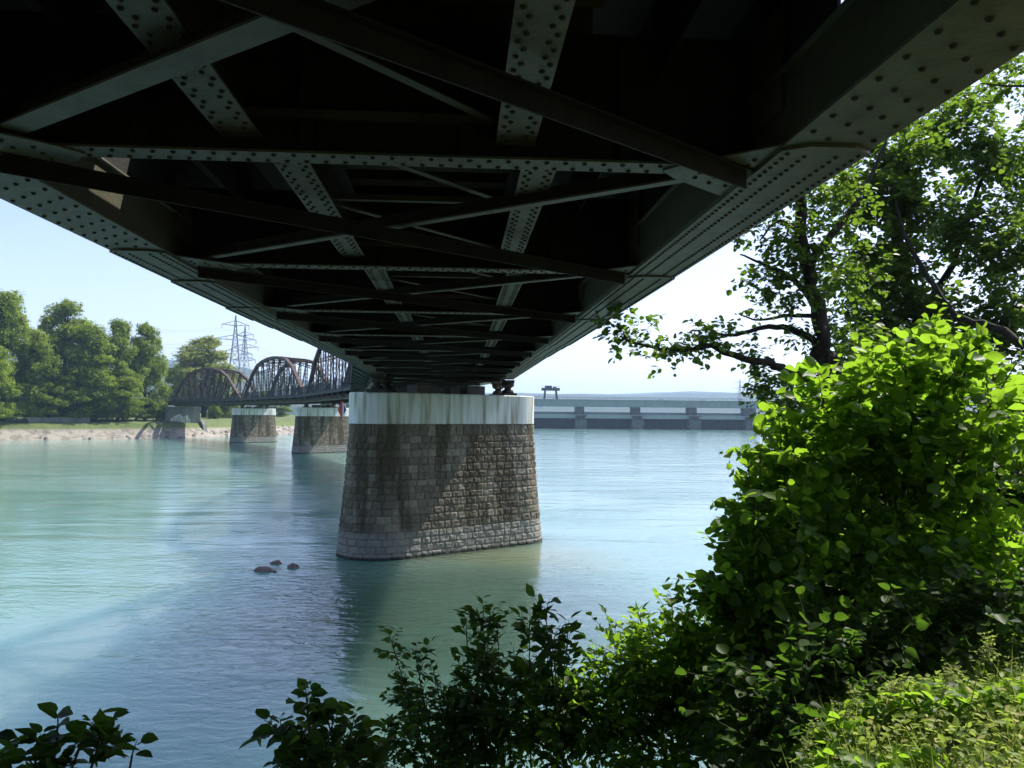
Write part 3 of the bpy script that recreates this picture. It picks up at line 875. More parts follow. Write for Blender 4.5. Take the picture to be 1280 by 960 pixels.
# hanging navigation marker ------------------------------------------------
mk = empty('river_marker')
wpt = at(427.5, 512, 66)
mk.location = (wpt.x, wpt.y, wpt.z)
def lozenge(x0, x1, m):
    b = MB()
    hh, ww = 0.74, 0.36
    f = lambda x: hh * (1 - abs(x) / ww)
    cuts = sorted({x0, x1} | ({0.0} if x0 < 0 < x1 else set()))
    top = [(x, f(x)) for x in cuts]; bot = [(x, -f(x)) for x in reversed(cuts)]
    out = top + bot
    out2 = []
    for p in out:
        if not out2 or (abs(p[0] - out2[-1][0]) + abs(p[1] - out2[-1][1])) > 1e-6: out2.append(p)
    if abs(out2[0][0] - out2[-1][0]) + abs(out2[0][1] - out2[-1][1]) < 1e-6: out2.pop()
    n = len(out2)
    b.add([(x, -0.12 * (1 - abs(x) / ww) - 0.01, z) for x, z in out2] + [(x, 0.12 * (1 - abs(x) / ww) + 0.01, z) for x, z in out2],
          [tuple(range(n)), tuple(range(2 * n - 1, n - 1, -1))] + [(i, n + i, n + (i + 1) % n, (i + 1) % n) for i in range(n)])
    return b
lozenge(-0.36, 0.06, M['red']).build('red_panel', M['red'], mk)
lozenge(0.062, 0.17, M['white']).build('white_panel', M['white'], mk)
lozenge(0.172, 0.36, M['blue']).build('blue_panel', M['blue'], mk)
b = MB(); b.tube([(0, 0, 0.6), (0, 0, 2.15)], [0.02, 0.02], 6); b.tube([(0, 0, 2.15), (1.6, 0.2, 2.15)], [0.03, 0.03], 6)
b.build('hanger', M['dark_steel'], mk)
tag(mk, 'lozenge shaped red, white and blue marker hanging beside the far truss spans', 'river sign')

# ------------------------------------------------------------------ the weir
dam = empty('river_weir')
DY = 375.0
def wx(px, y=DY): return (px - 640) / F * y
dam.location = (0, 0, 0)
pxs = [444, 514, 584, 654, 724, 794, 865, 938]
slope = 0.06   # slight turn of the weir's line
def ypt(x): return DY + (x - wx(794)) * slope
for i, px in enumerate(pxs):
    x = wx(px); y = ypt(x); last = (i == len(pxs) - 1)
    b = MB()
    w = 2.2 if not last else 3.0
    b.box(x - w - 0.4, x + w + 0.4, y - 9, y + 9, -1, 4.2)
    b.box(x - w, x + w, y - 6, y + 8, 4.2, 6.2)
    b.box(x - w + 0.2, x + w - 0.2, y - 3, y + 3, 6.2, 10.2)
    for zz in (4.3, 6.3): b.box(x - w - 0.55, x + w + 0.55, y - 9.2, y + 9.2, zz - 0.25, zz - 0.02)
    b.build('weir_pier', M['weir_pier'], dam)
for a, bx in zip(pxs, pxs[1:]):
    x0, x1 = wx(a) + 2.6, wx(bx) - 2.6
    b = MB()
    n = 12
    for k in range(n):
        xa = x0 + (x1 - x0) * k / n; xb = x0 + (x1 - x0) * (k + 1) / n
        y = ypt(xa)
        b.box(xa, xb - 0.02, y - 1.5 - 0.02 * (k % 2), y, -1, 5.0)
        b.box(xa + 0.05, xa + 0.25, y - 2.0, y - 1.5, -1, 5.0)
    for zz in (1.2, 2.8, 4.4): b.box(x0, x1, ypt(x0) - 1.9, ypt(x0) - 1.3, zz, zz + 0.25)
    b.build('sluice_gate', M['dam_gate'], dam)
xa, xb = wx(420), wx(948)
b = MB()
ya, yb = ypt(xa), ypt(xb)
b.bar((xa, ya - 4, 5.9), (xb, yb - 4, 5.9), 3.0, 1.5)
b.bar((xa, ya - 5.6, 5.75), (xb, yb - 5.6, 5.75), 0.3, 1.8)
b.bar((xa, ya + 3, 7.2), (xb, yb + 3, 7.2), 3.0, 1.2)
b.build('lower_walkway', M['dam_deck'], dam)
b = MB()
b.bar((xa, ya, 11.8), (xb, yb, 11.8), 5.0, 3.2)
b.bar((xa, ya, 13.45), (xb, yb, 13.45), 6.0, 0.3)
for k in range(60):
    t = k / 59; x = xa + (xb - xa) * t
    b.box(x - 0.08, x + 0.08, ypt(x) - 2.7, ypt(x) - 2.48, 10.3, 13.2)
b.build('road_deck', M['dam_deck'], dam)
b = MB()
n = 150
for k in range(n + 1):
    x = xa + (xb - xa) * k / n
    b.box(x - 0.06, x + 0.06, ypt(x) - 2.95, ypt(x) - 2.85, 13.6, 14.7)
b.bar((xa, ya - 2.9, 14.7), (xb, yb - 2.9, 14.7), 0.12, 0.12); b.bar((xa, ya - 2.9, 14.15), (xb, yb - 2.9, 14.15), 0.08, 0.08)
b.build('railing', M['rail_grey'], dam)
tag(dam, 'long grey river weir with dark gates between concrete piers, far upstream', 'weir')
# gantry crane on the weir
gx = wx(688)
cr = empty('gantry_crane', (gx, ypt(gx), 13.6))
for s in (-1, 1):
    b = MB()
    for yy in (-1.8, 1.8): b.bar((s * 2.9, yy, 0), (s * 2.5, yy, 4.4), 0.8, 0.8)
    b.bar((s * 2.9, -1.8, 0.3), (s * 2.9, 1.8, 0.3), 0.5, 0.4); b.bar((s * 2.7, -1.8, 2.0), (s * 2.7, 1.8, 2.0), 0.25, 0.25)
    b.build('leg', M['rail_grey'], cr)
b = MB()
for yy in (-1.8, 1.8): b.bar((-4.2, yy, 4.6), (4.2, yy, 4.6), 0.6, 1.2)
for k in range(6): b.bar((-4 + k * 1.6, -1.8, 4.6), (-4 + k * 1.6, 1.8, 4.6), 0.25, 0.3)
for k in range(9): b.bar((-4 + k, -2.0, 5.0), (-4 + k, -2.0, 5.9), 0.08, 0.08)
b.bar((-4.1, -2.0, 5.9), (4.1, -2.0, 5.9), 0.08, 0.08)
b.build('bridge_beam', M['rail_grey'], cr)
b = MB(); b.box(-2.6, 0.6, -1.2, 1.2, 5.05, 6.3); b.box(1.2, 2.6, -0.8, 0.8, 5.05, 5.8); b.build('hoist_house', M['rail_grey'], cr)
tag(cr, 'grey gantry crane standing on top of the far weir', 'crane')

# ------------------------------------------------------------------ pylons and wires
def pylon(loc, h, rz, w=4.2, arms=(0.62, 0.76, 0.9), arm_l=(7, 8.5, 5.5), label=''):
    root = empty('electricity_pylon', loc, rz)
    b = MB()
    levels = [0, .14, .27, .38, .48, .57, .65, .72, .79, .86, .92, .97, 1.0]
    def hw(t): return w * (1 - t) ** 1.3 * 1.0 + 0.45 * (1 - t * 0.7)
    cor = lambda t, i: Vector((hw(t) * (1 if i in (0, 3) else -1), hw(t) * (1 if i < 2 else -1), h * t))
    for a, c in zip(levels, levels[1:]):
        for i in range(4):
            j = (i + 1) % 4
            b.bar(cor(a, i), cor(c, i), 0.24, 0.24)
            b.bar(cor(a, i), cor(c, j), 0.11, 0.11); b.bar(cor(a, j), cor(c, i), 0.11, 0.11)
            b.bar(cor(c, i), cor(c, j), 0.15, 0.15)
    b.build('lattice_tower', M['pylon'], root)
    tips = []
    for t, l in zip(arms, arm_l):
        for s in (-1, 1):
            m2 = MB(); z = h * t
            tip = Vector((s * l, 0, z + 0.3))
            for yy in (-1, 1):
                m2.bar((s * hw(t), yy * hw(t), z), tip, 0.2, 0.2); m2.bar((s * hw(t), yy * hw(t), z + 2.0), tip, 0.18, 0.18)
            for q in (0.3, 0.6):
                m2.bar(Vector((s * hw(t), 0, z)).lerp(tip, q), Vector((s * hw(t), 0, z + 2)).lerp(tip, q + 0.12), 0.12, 0.12)
            m2.bar(tip, tip - Vector((0, 0, 1.8)), 0.22, 0.22)
            m2.build('cross_arm', M['pylon'], root)
            tips.append(Matrix.Translation(loc) @ Matrix.Rotation(rz, 4, 'Z') @ (tip - Vector((0, 0, 1.8))))
    tag(root, label, 'pylon', 'electricity pylons')
    return tips
pA = at(292, 520, 340); pB = at(304, 520, 420)
tA = pylon(Vector((pA.x, pA.y, 4)), 43.5, R(25), label='taller lattice electricity pylon standing behind the far truss spans')
tB = pylon(Vector((pB.x, pB.y, 4)), 47.5, R(-20), label='slimmer electricity pylon just right of and behind the taller one')
pC = at(925, 520, 900)
tC = pylon(Vector((pC.x, pC.y, 4)), 45, R(10), label='tiny distant electricity pylon on the horizon above the right end of the weir')
def wire(a, b_, sag, r=0.03):
    m2 = MB(); a = Vector(a); b_ = Vector(b_)
    pts = []
    for k in range(25):
        t = k / 24; p = a.lerp(b_, t); p.z -= sag * 4 * t * (1 - t); pts.append(p)
    m2.tube(pts, [r] * 25, 4, smooth=False)
    return m2
for k, tp in enumerate(tA):
    o = wire(tp, tp + Vector((-330, -20, 4 + k * 1.0)), 7).build('power_line', M['wire'])
    tag(o, 'thin power line from the ' + ['lowest', 'lowest', 'middle', 'middle', 'topmost', 'topmost'][k] + ' cross arm of the taller pylon, ' + ['right', 'left'][k % 2 == 0] + ' tip, running left', 'power line', 'power lines going left from the taller pylon')
for k, tp in enumerate(tB[:4]):
    o = wire(tp, tC[k] + Vector((0, 0, 0)), 13, 0.05).build('power_line', M['wire'])
    tag(o, ['lowest of the wires crossing the sky above the weir', 'second lowest wire in the sky above the weir', 'second highest wire in the sky above the weir', 'highest of the wires crossing the sky above the weir'][k], 'power line', 'power lines crossing above the weir')

# ------------------------------------------------------------------ houses on the slope beyond the weir
hs = [(-150, 1850), (60, 1700), (92, 1830), (150, 1790), (215, 1860), (290, 1710), (350, 1880), (110, 2020), (455, 1900)]
hlabels = ['at the far left end', 'left of the crane legs', 'right under the crane', 'left of the fourth weir pier', 'between the fourth and fifth weir piers', 'behind the fifth weir pier',
           'between the fifth and sixth weir piers', 'higher up the slope above the crane', 'rightmost']
for (x, y), lb in zip(hs, hlabels):
    z = hill_h(x, y)
    hr = empty('house', (x, y, z), R(random.uniform(-30, 30)))
    w, d, h = random.uniform(4.5, 7), random.uniform(4, 5), random.uniform(5, 6)
    b = MB(); b.box(-w, w, -d, d, -4, h); b.build('wall', M['plaster'], hr)
    b = MB(); b.add([(-w - .6, -d - .6, h), (w + .6, -d - .6, h), (w + .6, d + .6, h), (-w - .6, d + .6, h), (-w - .6, 0, h + 4.5), (w + .6, 0, h + 4.5)],
                    [(0, 1, 5, 4), (2, 3, 4, 5), (0, 4, 3), (1, 2, 5), (3, 2, 1, 0)]); b.build('roof', M['roof'], hr)
    for k in range(3):
        b = MB(); xx = -w * 0.6 + k * w * 0.6
        b.box(xx - 0.7, xx + 0.7, -d - 0.05, -d + 0.1, 2.5, 4.5); b.build('window', M['window'], hr)
    tag(hr, 'tiny hazy red roofed house beyond the weir, ' + lb, 'house', 'houses beyond the weir')

# ------------------------------------------------------------------ rocks in the river
def rock(loc, sx, sy, sz, seed, label):
    b = MB(); n, m2 = 14, 8; vv = []
    for j in range(m2 + 1):
        th = math.pi * j / m2
        for i in range(n):
            ph = 2 * math.pi * i / n
            d = Vector((math.sin(th) * math.cos(ph), math.sin(th) * math.sin(ph), math.cos(th)))
            r = 1 + 0.35 * fbm(d.x * 1.3 + seed, d.y * 1.3, d.z * 1.3)
            vv.append((d.x * sx * r, d.y * sy * r, d.z * sz * r))
    fs_ = [(j * n + i, (j + 1) * n + i, (j + 1) * n + (i + 1) % n, j * n + (i + 1) % n) for j in range(m2) for i in range(n)]
    b.add(vv, fs_, 0, True)
    o = b.build('boulder', M['rock']); o.location = loc
    tag(o, label, 'rock', 'boulders showing above the river')
rock((-9.42, 30.7, 0.0), 0.38, 0.26, 0.19, 2, 'largest brown boulder of the small group left of the pier, with a pale end')
rock((-9.35, 32.2, 0.0), 0.24, 0.16, 0.12, 7, 'dark flat boulder at the back of the small group in the river')
rock((-8.45, 31.4, 0.0), 0.22, 0.18, 0.16, 13, 'rounded dark boulder nearest the pier in the small group')
rock((-8.9, 30.5, 0.0), 0.10, 0.07, 0.06, 21, 'smallest stone tip poking out between the boulders')

# ------------------------------------------------------------------ foliage
def unit(a): return a / np.maximum(np.linalg.norm(a, axis=-1, keepdims=True), 1e-9)

def tmpl_broad():
    """rounded pointed leaf folded along its midrib, length 1 on y"""
    L_ = [(0, 0), (0.30, 0.10), (0.45, 0.38), (0.40, 0.68), (0.2, 0.88), (0, 1.06)]
    v = [(x, y, 0.28 * x - 0.16 * y * y) for x, y in L_] + [(-x, y, 0.28 * x - 0.16 * y * y) for x, y in L_[1:-1]]
    f = [(0, 1, 2, 3, 4, 5), (0, 5, 9, 8, 7, 6)]
    return np.array(v), f
def tmpl_oval():
    L_ = [(0, 0), (0.22, 0.25), (0.27, 0.55), (0, 1.0)]
    v = [(x, y, 0.25 * x - 0.12 * y * y) for x, y in L_] + [(-x, y, 0.25 * x - 0.12 * y * y) for x, y in L_[1:-1]]
    f = [(0, 1, 2, 3), (0, 3, 5, 4)]
    return np.array(v), f
def tmpl_quad():
    v = [(0, 0, 0), (0.42, 0.45, 0.05), (0, 1, -0.05), (-0.42, 0.5, 0.05)]
    return np.array(v), [(0, 1, 2, 3)]
def tmpl_clump():
    """three crossed leaf scraps for far crowns"""
    v = [(0, 0, 0), (0.42, 0.45, 0.1), (0, 1, -0.05), (-0.42, 0.5, 0.1), (0.5, 0.1, 0.5), (0.9, 0.5, 0.3), (0.6, 0.9, 0.5), (-0.7, 0.2, -0.3), (-0.2, 0.1, -0.55), (-0.6, 0.8, -0.4)]
    return np.array(v), [(0, 1, 2, 3), (4, 5, 6), (7, 8, 9)]

def leaves_obj(name, tm, P, A, N_, S, rnd, m, parent=None):
    V, Fc = tm
    n = len(P); k = len(V)
    A = unit(A); X = unit(np.cross(A, N_)); Z = np.cross(X, A)
    W = P[:, None, :] + S[:, None, None] * (V[None, :, 0:1] * X[:, None, :] + V[None, :, 1:2] * A[:, None, :] + V[None, :, 2:3] * Z[:, None, :])
    W = W.reshape(-1, 3)
    tot = np.concatenate([np.array(f) for f in Fc]); ll = np.array([len(f) for f in Fc])
    loops = (tot[None, :] + (np.arange(n) * k)[:, None]).reshape(-1)
    lt = np.tile(ll, n); ls = np.concatenate([[0], np.cumsum(lt)[:-1]])
    me = bpy.data.meshes.new(name)
    me.vertices.add(n * k); me.vertices.foreach_set('co', W.astype(np.float32).reshape(-1))
    me.loops.add(len(loops)); me.loops.foreach_set('vertex_index', loops.astype(np.int32))
    me.polygons.add(len(lt)); me.polygons.foreach_set('loop_start', ls.astype(np.int32)); me.polygons.foreach_set('loop_total', lt.astype(np.int32))
    me.update(calc_edges=True)
    a = me.attributes.new('rnd', 'FLOAT', 'POINT'); a.data.foreach_set('value', np.repeat(rnd, k).astype(np.float32))
    me.materials.append(m)
    o = bpy.data.objects.new(name, me); COL.objects.link(o)
    if parent: o.parent = parent
    return o

def rand_dirs(n, zb=0.0):
    d = rng.normal(size=(n, 3)); d[:, 2] += zb
    return unit(d)

class Plant:
    """woody stems in one mesh, leaves in another, both under one root"""
    def __init__(s, name, base, label, cat, group=None):
        s.root = empty(name, tuple(base)); tag(s.root, label, cat, group)
        s.base = Vector(base); s.w = MB(); s.P = []; s.A = []; s.S = []; s.R = []; s.N = []
    def limb(s, pts, r0, r1, n=7):
        pts = [Vector(p) - s.base for p in pts]
        # smooth + jitter
        out = []
        for i in range(len(pts) - 1):
            p0 = pts[max(i - 1, 0)]; p1 = pts[i]; p2 = pts[i + 1]; p3 = pts[min(i + 2, len(pts) - 1)]
            for k in range(4):
                t = k / 4
                q = 0.5 * ((2 * p1) + (p2 - p0) * t + (2 * p0 - 5 * p1 + 4 * p2 - p3) * t * t + (3 * p1 - p0 - 3 * p2 + p3) * t ** 3)
                out.append(q)
        out.append(pts[-1])
        m = len(out)
        rad = [r0 + (r1 - r0) * (i / (m - 1)) ** 0.8 for i in range(m)]
        for i in range(1, m - 1):
            j = rad[i] * 0.5
            out[i] = out[i] + Vector((random.uniform(-j, j), random.uniform(-j, j), random.uniform(-j, j)))
        s.w.tube(out, rad, n)
        return [p + s.base for p in out]
    def twig(s, p, d, length, nl, size, r=0.004, spread=1.0, up=0.35, tone=None, wood=True):
        """a twig at p along d with nl alternate leaves"""
        p = np.array(p, float); d = unit(np.array(d, float))
        sag = rng.normal(size=3) * 0.25 + np.array([0, 0, -0.15])
        pts = []
        for k in range(4):
            t = k / 3; pts.append(p + (d * t + sag * t * t * 0.5) * length)
        if wood:
            b = np.array(s.base)
            s.w.tube([Vector(q - b) for q in pts], [r, r * 0.8, r * 0.6, r * 0.3], 3, cap=False)
        sd = unit(np.cross(d, [0.1, 0.2, 1.0]))
        for k in range(nl):
            t = (k + 0.7) / nl
            q = p + (d * t + sag * t * t * 0.5) * length
            sg = 1 if k % 2 else -1
            a = d * 0.55 + sd * sg * spread * 0.8 + rng.normal(size=3) * 0.28 + np.array([0, 0, -0.12])
            nn_ = np.array([0, 0, 1.0]) + rng.normal(size=3) * up
            s.P.append(q + unit(a) * size * 0.2); s.A.append(a); s.N.append(nn_); s.S.append(size * (0.4 + 0.95 * rng.random() ** 0.8))
            s.R.append(tone if tone is not None else rng.random())
    def crown(s, c, rx, ry, rz, n, length, nl, size, outward=0.7, shell=0.5, r=0.004, up=0.45, wood=True):
        c = Vector(c)
        for _ in range(n):
            d = rand_dirs(1)[0]
            rr = (shell + (1 - shell) * rng.random()) if rng.random() < 0.8 else rng.random() * shell
            p = np.array([c.x + d[0] * rx * rr, c.y + d[1] * ry * rr, c.z + d[2] * rz * rr])
            dd = d * outward + rng.normal(size=3) * 0.5 + np.array([0, 0, 0.15])
            s.twig(p, dd, length * rng.uniform(0.6, 1.3), nl, size, r, up=up, wood=wood)
    def along(s, pts, n, length, nl, size, t0=0.2, r=0.004, up=0.45, lift=0.1):
        m = len(pts)
        for _ in range(n):
            t = t0 + (1 - t0) * rng.random(); f = t * (m - 1); i = min(int(f), m - 2)
            p = pts[i].lerp(pts[i + 1], f - i); ax = (pts[i + 1] - pts[i]).normalized()
            d = rng.normal(size=3); d[2] += lift; dd = unit(d) + np.array(ax) * 0.5
            s.twig(np.array(p), dd, length * rng.uniform(0.5, 1.3), nl, size, r, up=up)
    def finish(s, leafm, tm, woodname='trunk', leafname='foliage', woodm=None):
        if s.w.v: s.w.build(woodname, woodm or M['bark'], s.root)
        P = np.array(s.P) - np.array(s.base)
        leaves_obj(leafname, tm, P, np.array(s.A), np.array(s.N), np.array(s.S), np.array(s.R), leafm, s.root)
        return s.root
BROAD, OVAL, QUAD, CLUMP = tmpl_broad(), tmpl_oval(), tmpl_quad(), tmpl_clump()

# --- far trees (three prototypes, copied) ---
def far_tree(kind, leafm, seed, h=24.0):
    global rng
    rng = np.random.default_rng(seed); random.seed(seed)
    root = empty('broadleaf_tree')
    w = MB()
    w.tube([(0, 0, -0.5), (0.2, 0, h * 0.3), (0.1, 0.3, h * 0.6), (0, 0, h * 0.92)], [0.5, 0.4, 0.25, 0.06], 8)
    blobs = []
    for k in range(66):
        t = rng.random() ** 0.95
        z = h * (0.05 + 0.90 * t)
        prof_ = math.sin(math.pi * min(1, (t * 0.74 + 0.25))) ** 0.7
        a = rng.random() * 6.283; rad = prof_ * h * (0.235 if kind != 1 else 0.19) * rng.random() ** 0.4
        br = h * rng.uniform(0.045, 0.095)
        blobs.append((rad * math.cos(a), rad * math.sin(a), z, br))
        if k % 2 == 0: w.tube([(0.1, 0.1, max(1, z * 0.75)), (rad * math.cos(a) * .6, rad * math.sin(a) * .6, z * 0.92), (rad * math.cos(a), rad * math.sin(a), z)], [0.13, 0.09, 0.03], 5)
    w.build('trunk', M['bark'], root)
    Ps, Ns, Rs = [], [], []
    for (x, y, z, br) in blobs:
        n = int(230 * (br / (h * 0.07)) ** 2)
        d = rand_dirs(n); rr = 0.35 + 0.7 * rng.random((n, 1)) ** 0.5
        lump = 1 + 0.35 * np.sin(d[:, 0:1] * 5 + x) * np.cos(d[:, 1:2] * 5 + z)
        p = d * rr * br * lump * np.array([1.15, 1.15, 0.75]) + np.array([x, y, z])
        Ps.append(p); Ns.append(d * 0.8 + rng.normal(size=(n, 3)) * 0.5 + np.array([0, 0, 0.5])); Rs.append(np.clip(rng.normal(0.5, 0.22, n) + rng.uniform(-0.25, 0.25), 0, 1))
    P = np.concatenate(Ps); N_ = np.concatenate(Ns); R_ = np.concatenate(Rs)
    A_ = np.cross(N_, rng.normal(size=N_.shape))
    leaves_obj('foliage', CLUMP, P, A_, N_, rng.uniform(0.26, 0.62, len(P)), R_, leafm, root)
    return root
G_FT = 'trees on the far bank'
protos = [far_tree(0, LEAF_FAR, 21), far_tree(1, LEAF_FAR, 22), far_tree(2, LEAF_FAR, 23), far_tree(2, LEAF_YEL, 25)]
ft = [  # px, top y, distance, prototype, width factor, label
    (-70, 362, 166, 0, 1.0, 'dark tree cut by the left edge, by the shingle'),
    (8, 368, 172, 0, 1.0, 'tall feathery tree at the left edge of the far bank'),
    (-8, 430, 158, 1, 1.2, 'low bushy tree leaning over the water at the far left'),
    (45, 412, 176, 2, 1.1, 'mid height tree in front of the two tallest ones on the far bank'),
    (15, 500, 172, 2, 2.0, 'low bush added for shade under the trees, left end of the boundary wall'),  # this bush and the next two added for shade at the tree bases
    (120, 498, 184, 0, 2.2, 'low bush added for shade under the trees, right of the boundary wall'),
    (182, 496, 192, 1, 2.2, 'low bush added for shade under the trees, beside the far abutment'),
    (82, 376, 186, 2, 1.0, 'tallest airy tree, second of the far row from the left'),
    (118, 402, 184, 1, 1.25, 'bright green pointed tree in the middle of the far row'),
    (150, 402, 190, 0, 0.85, 'rounded bright tree left of the brownish one in the far row'),
    (184, 405, 196, 2, 0.8, 'brownish round topped tree at the right end of the far row'),
    (100, 455, 180, 1, 1.5, 'dark lower tree filling the middle of the far row'),
    (62, 462, 176, 0, 1.4, 'shadowed low tree above the boundary wall on the far bank'),
    (155, 462, 186, 2, 1.4, 'low dark tree near the right end of the far row'),
    (257, 421, 255, 3, 1.6, 'yellow green round tree behind the farthest truss span'),
    (226, 455, 270, 2, 1.1, 'pale green tree left of the yellow one, behind the abutment'),
    (268, 505, 232, 1, 2.2, 'dark bushy tree under the farthest truss span'),
    (352, 495, 330, 0, 1.8, 'hazy green tree between the two small piers'),
    (330, 490, 350, 2, 1.6, 'hazy tree just behind the smallest pier'),
    (410, 492, 380, 1, 1.7, 'hazy tree behind the second smallest pier'),
]
used = set()
for (px, ty, D, k, wf, lb) in ft:
    t = at(px, ty, D); gz = 4.2
    h = t.z - gz
    o = protos[k] if k not in used else copy_tree(protos[k])
    used.add(k)
    s = h / 23.5
    o.location = (t.x, t.y, gz); o.scale = (s * wf, s * wf, s); o.rotation_euler = (0, 0, random.uniform(0, 6))
    tag(o, lb, 'tree', G_FT)

# loose stones along the far shore (uncountable)
b = MB(); rs = random.Random(4)
for _ in range(420):
    i = rs.randrange(len(sh) - 1); p = sh[i].lerp(sh[i + 1], rs.random())
    if p.y > 330 or p.x < -240: continue
    d = (sh[i + 1] - sh[i]).normalized(); o_ = abs(rs.gauss(0, 1.6)) - 0.3
    q = p + Vector((-d.y, d.x)) * o_; zz = np.interp(o_, [a_[0] for a_ in prof], [a_[1] for a_ in prof])
    r = rs.uniform(0.15, 0.6)
    vv = [(q.x + r * math.cos(k * 1.2566) * rs.uniform(.7, 1.2), q.y + r * math.sin(k * 1.2566) * rs.uniform(.7, 1.2), zz - 0.1) for k in range(5)]
    vt = [(q.x + (v[0] - q.x) * 0.6, q.y + (v[1] - q.y) * 0.6, zz + r * rs.uniform(0.4, 0.8)) for v in vv]
    b.add(vv + vt, [(k, (k + 1) % 5, 5 + (k + 1) % 5, 5 + k) for k in range(5)] + [(5, 6, 7, 8, 9)])
tag(b.build('shore_stones', M['shore_stone']), 'loose pale stones along the waterline of the far bank', 'stones', kind='stuff')

# far boundary wall on the bank
wl_ = MB()
a = at(35, 530, 171); b_ = at(112, 530, 180)
wl_.bar((a.x, a.y, 4.0), (b_.x, b_.y, 4.0), 0.4, 1.1)
wl_.bar((a.x, a.y, 4.6), (b_.x, b_.y, 4.6), 0.55, 0.12)
tag(wl_.build('stone_wall', M['concrete']), 'low grey wall in front of the trees on the far bank', 'wall')

# --- trees by the weir's right end and along the right bank, far away ---
p_small = copy_tree(protos[1]); p_small2 = copy_tree(protos[0])
rb = [(962, 512, 345, 'small hazy tree at the right end of the weir'), (985, 500, 300, 'hazy bank tree right of the weir, left of the leaning one'), (1012, 494, 260, 'rounded tree on the right bank behind the hazel leaves'), (1050, 480, 200, 'larger bank tree mostly hidden behind the hazel bush')]
for i, (px, ty, D, lb) in enumerate(rb):
    t = at(px, ty, D); h = t.z - 2.0
    o = [p_small, p_small2][i] if i < 2 else copy_tree(p_small if i % 2 else p_small2)
    o.location = (t.x, t.y, 2.0); s = h / 23.5; o.scale = (s * 1.5, s * 1.5, s); o.rotation_euler = (0, 0, i * 1.3)
    tag(o, lb, 'tree', 'distant trees on the right bank')

# --- right bank trees near the camera ---
rng = np.random.default_rng(5); random.seed(5)
b0 = at(1035, 560, 13.0); b0.z = 0.8
T = Plant('riverside_tree', b0, 'spreading tree on the right bank whose long bare limbs reach left over the river', 'tree')
tr = T.limb([b0, at(1040, 500, 13), at(1028, 440, 13), at(1018, 380, 13.1), at(1006, 310, 13.2), at(1003, 240, 13.3), at(1012, 170, 13.4)], 0.20, 0.07, 9)
l1 = T.limb([at(1036, 478, 13), at(985, 466, 12.8), at(955, 452, 12.6), at(925, 447, 12.4), at(890, 432, 12.3), at(862, 438, 12.2), at(826, 436, 12.1), at(790, 428, 12.0), at(775, 420, 12.0)], 0.085, 0.014)
l2 = T.limb([at(1028, 430, 13), at(985, 412, 13.2), at(955, 410, 13.3), at(920, 418, 13.4), at(896, 416, 13.5), at(880, 406, 13.5)], 0.07, 0.012)
l3 = T.limb([at(1022, 395, 13.1), at(985, 394, 13.4), at(950, 400, 13.6), at(924, 393, 13.7)], 0.045, 0.01)
l4 = T.limb([at(1016, 370, 13.1), at(985, 345, 12.9), at(955, 330, 12.8), at(925, 318, 12.8)], 0.06, 0.012)
l5 = T.limb([at(1012, 330, 13.1), at(1050, 280, 13.5), at(1085, 225, 13.8), at(1110, 170, 14)], 0.09, 0.02)
l6 = T.limb([at(1005, 300, 13.2), at(975, 275, 13), at(950, 300, 12.8)], 0.05, 0.012)
LS = 0.085
T.along(l1, 34, 0.28, 5, LS, 0.5)
T.along(l1, 14, 0.25, 4, LS, 0.2)
for (x, y, D, rx, rz, n) in [(775, 402, 11.9, 0.26, 0.12, 9), (800, 412, 12, 0.32, 0.16, 12), (838, 428, 12.1, 0.34, 0.16, 15), (822, 450, 12.1, 0.24, 0.18, 9), (885, 418, 12.4, 0.25, 0.2, 24), (905, 425, 12.5, 0.2, 0.14, 12),
                             (945, 440, 12.7, 0.25, 0.12, 12), (765, 420, 11.9, 0.16, 0.22, 8),
                             (960, 350, 13, 0.35, 0.25, 40), (985, 300, 13, 0.5, 0.35, 60), (950, 385, 13.3, 0.25, 0.12, 14), (1000, 355, 13, 0.4, 0.4, 45), (1010, 425, 13, 0.3, 0.25, 22),
                             (965, 480, 12.8, 0.35, 0.2, 34), (985, 505, 12.8, 0.4, 0.3, 50), (950, 505, 12.7, 0.2, 0.15, 12), (1040, 250, 13.5, 0.6, 0.5, 90), (1060, 340, 13.4, 0.6, 0.5, 80), (975, 240, 13.2, 0.5, 0.35, 36),
                             (1080, 430, 13.4, 0.5, 0.4, 60), (930, 290, 12.9, 0.3, 0.2, 20)]:
    T.crown(at(x, y, D), rx, rx, rz, int(n * (1.35 if n > 32 else 0.9)), 0.28, 7, LS, shell=0.4)
T.finish(LEAF_OAK, BROAD)

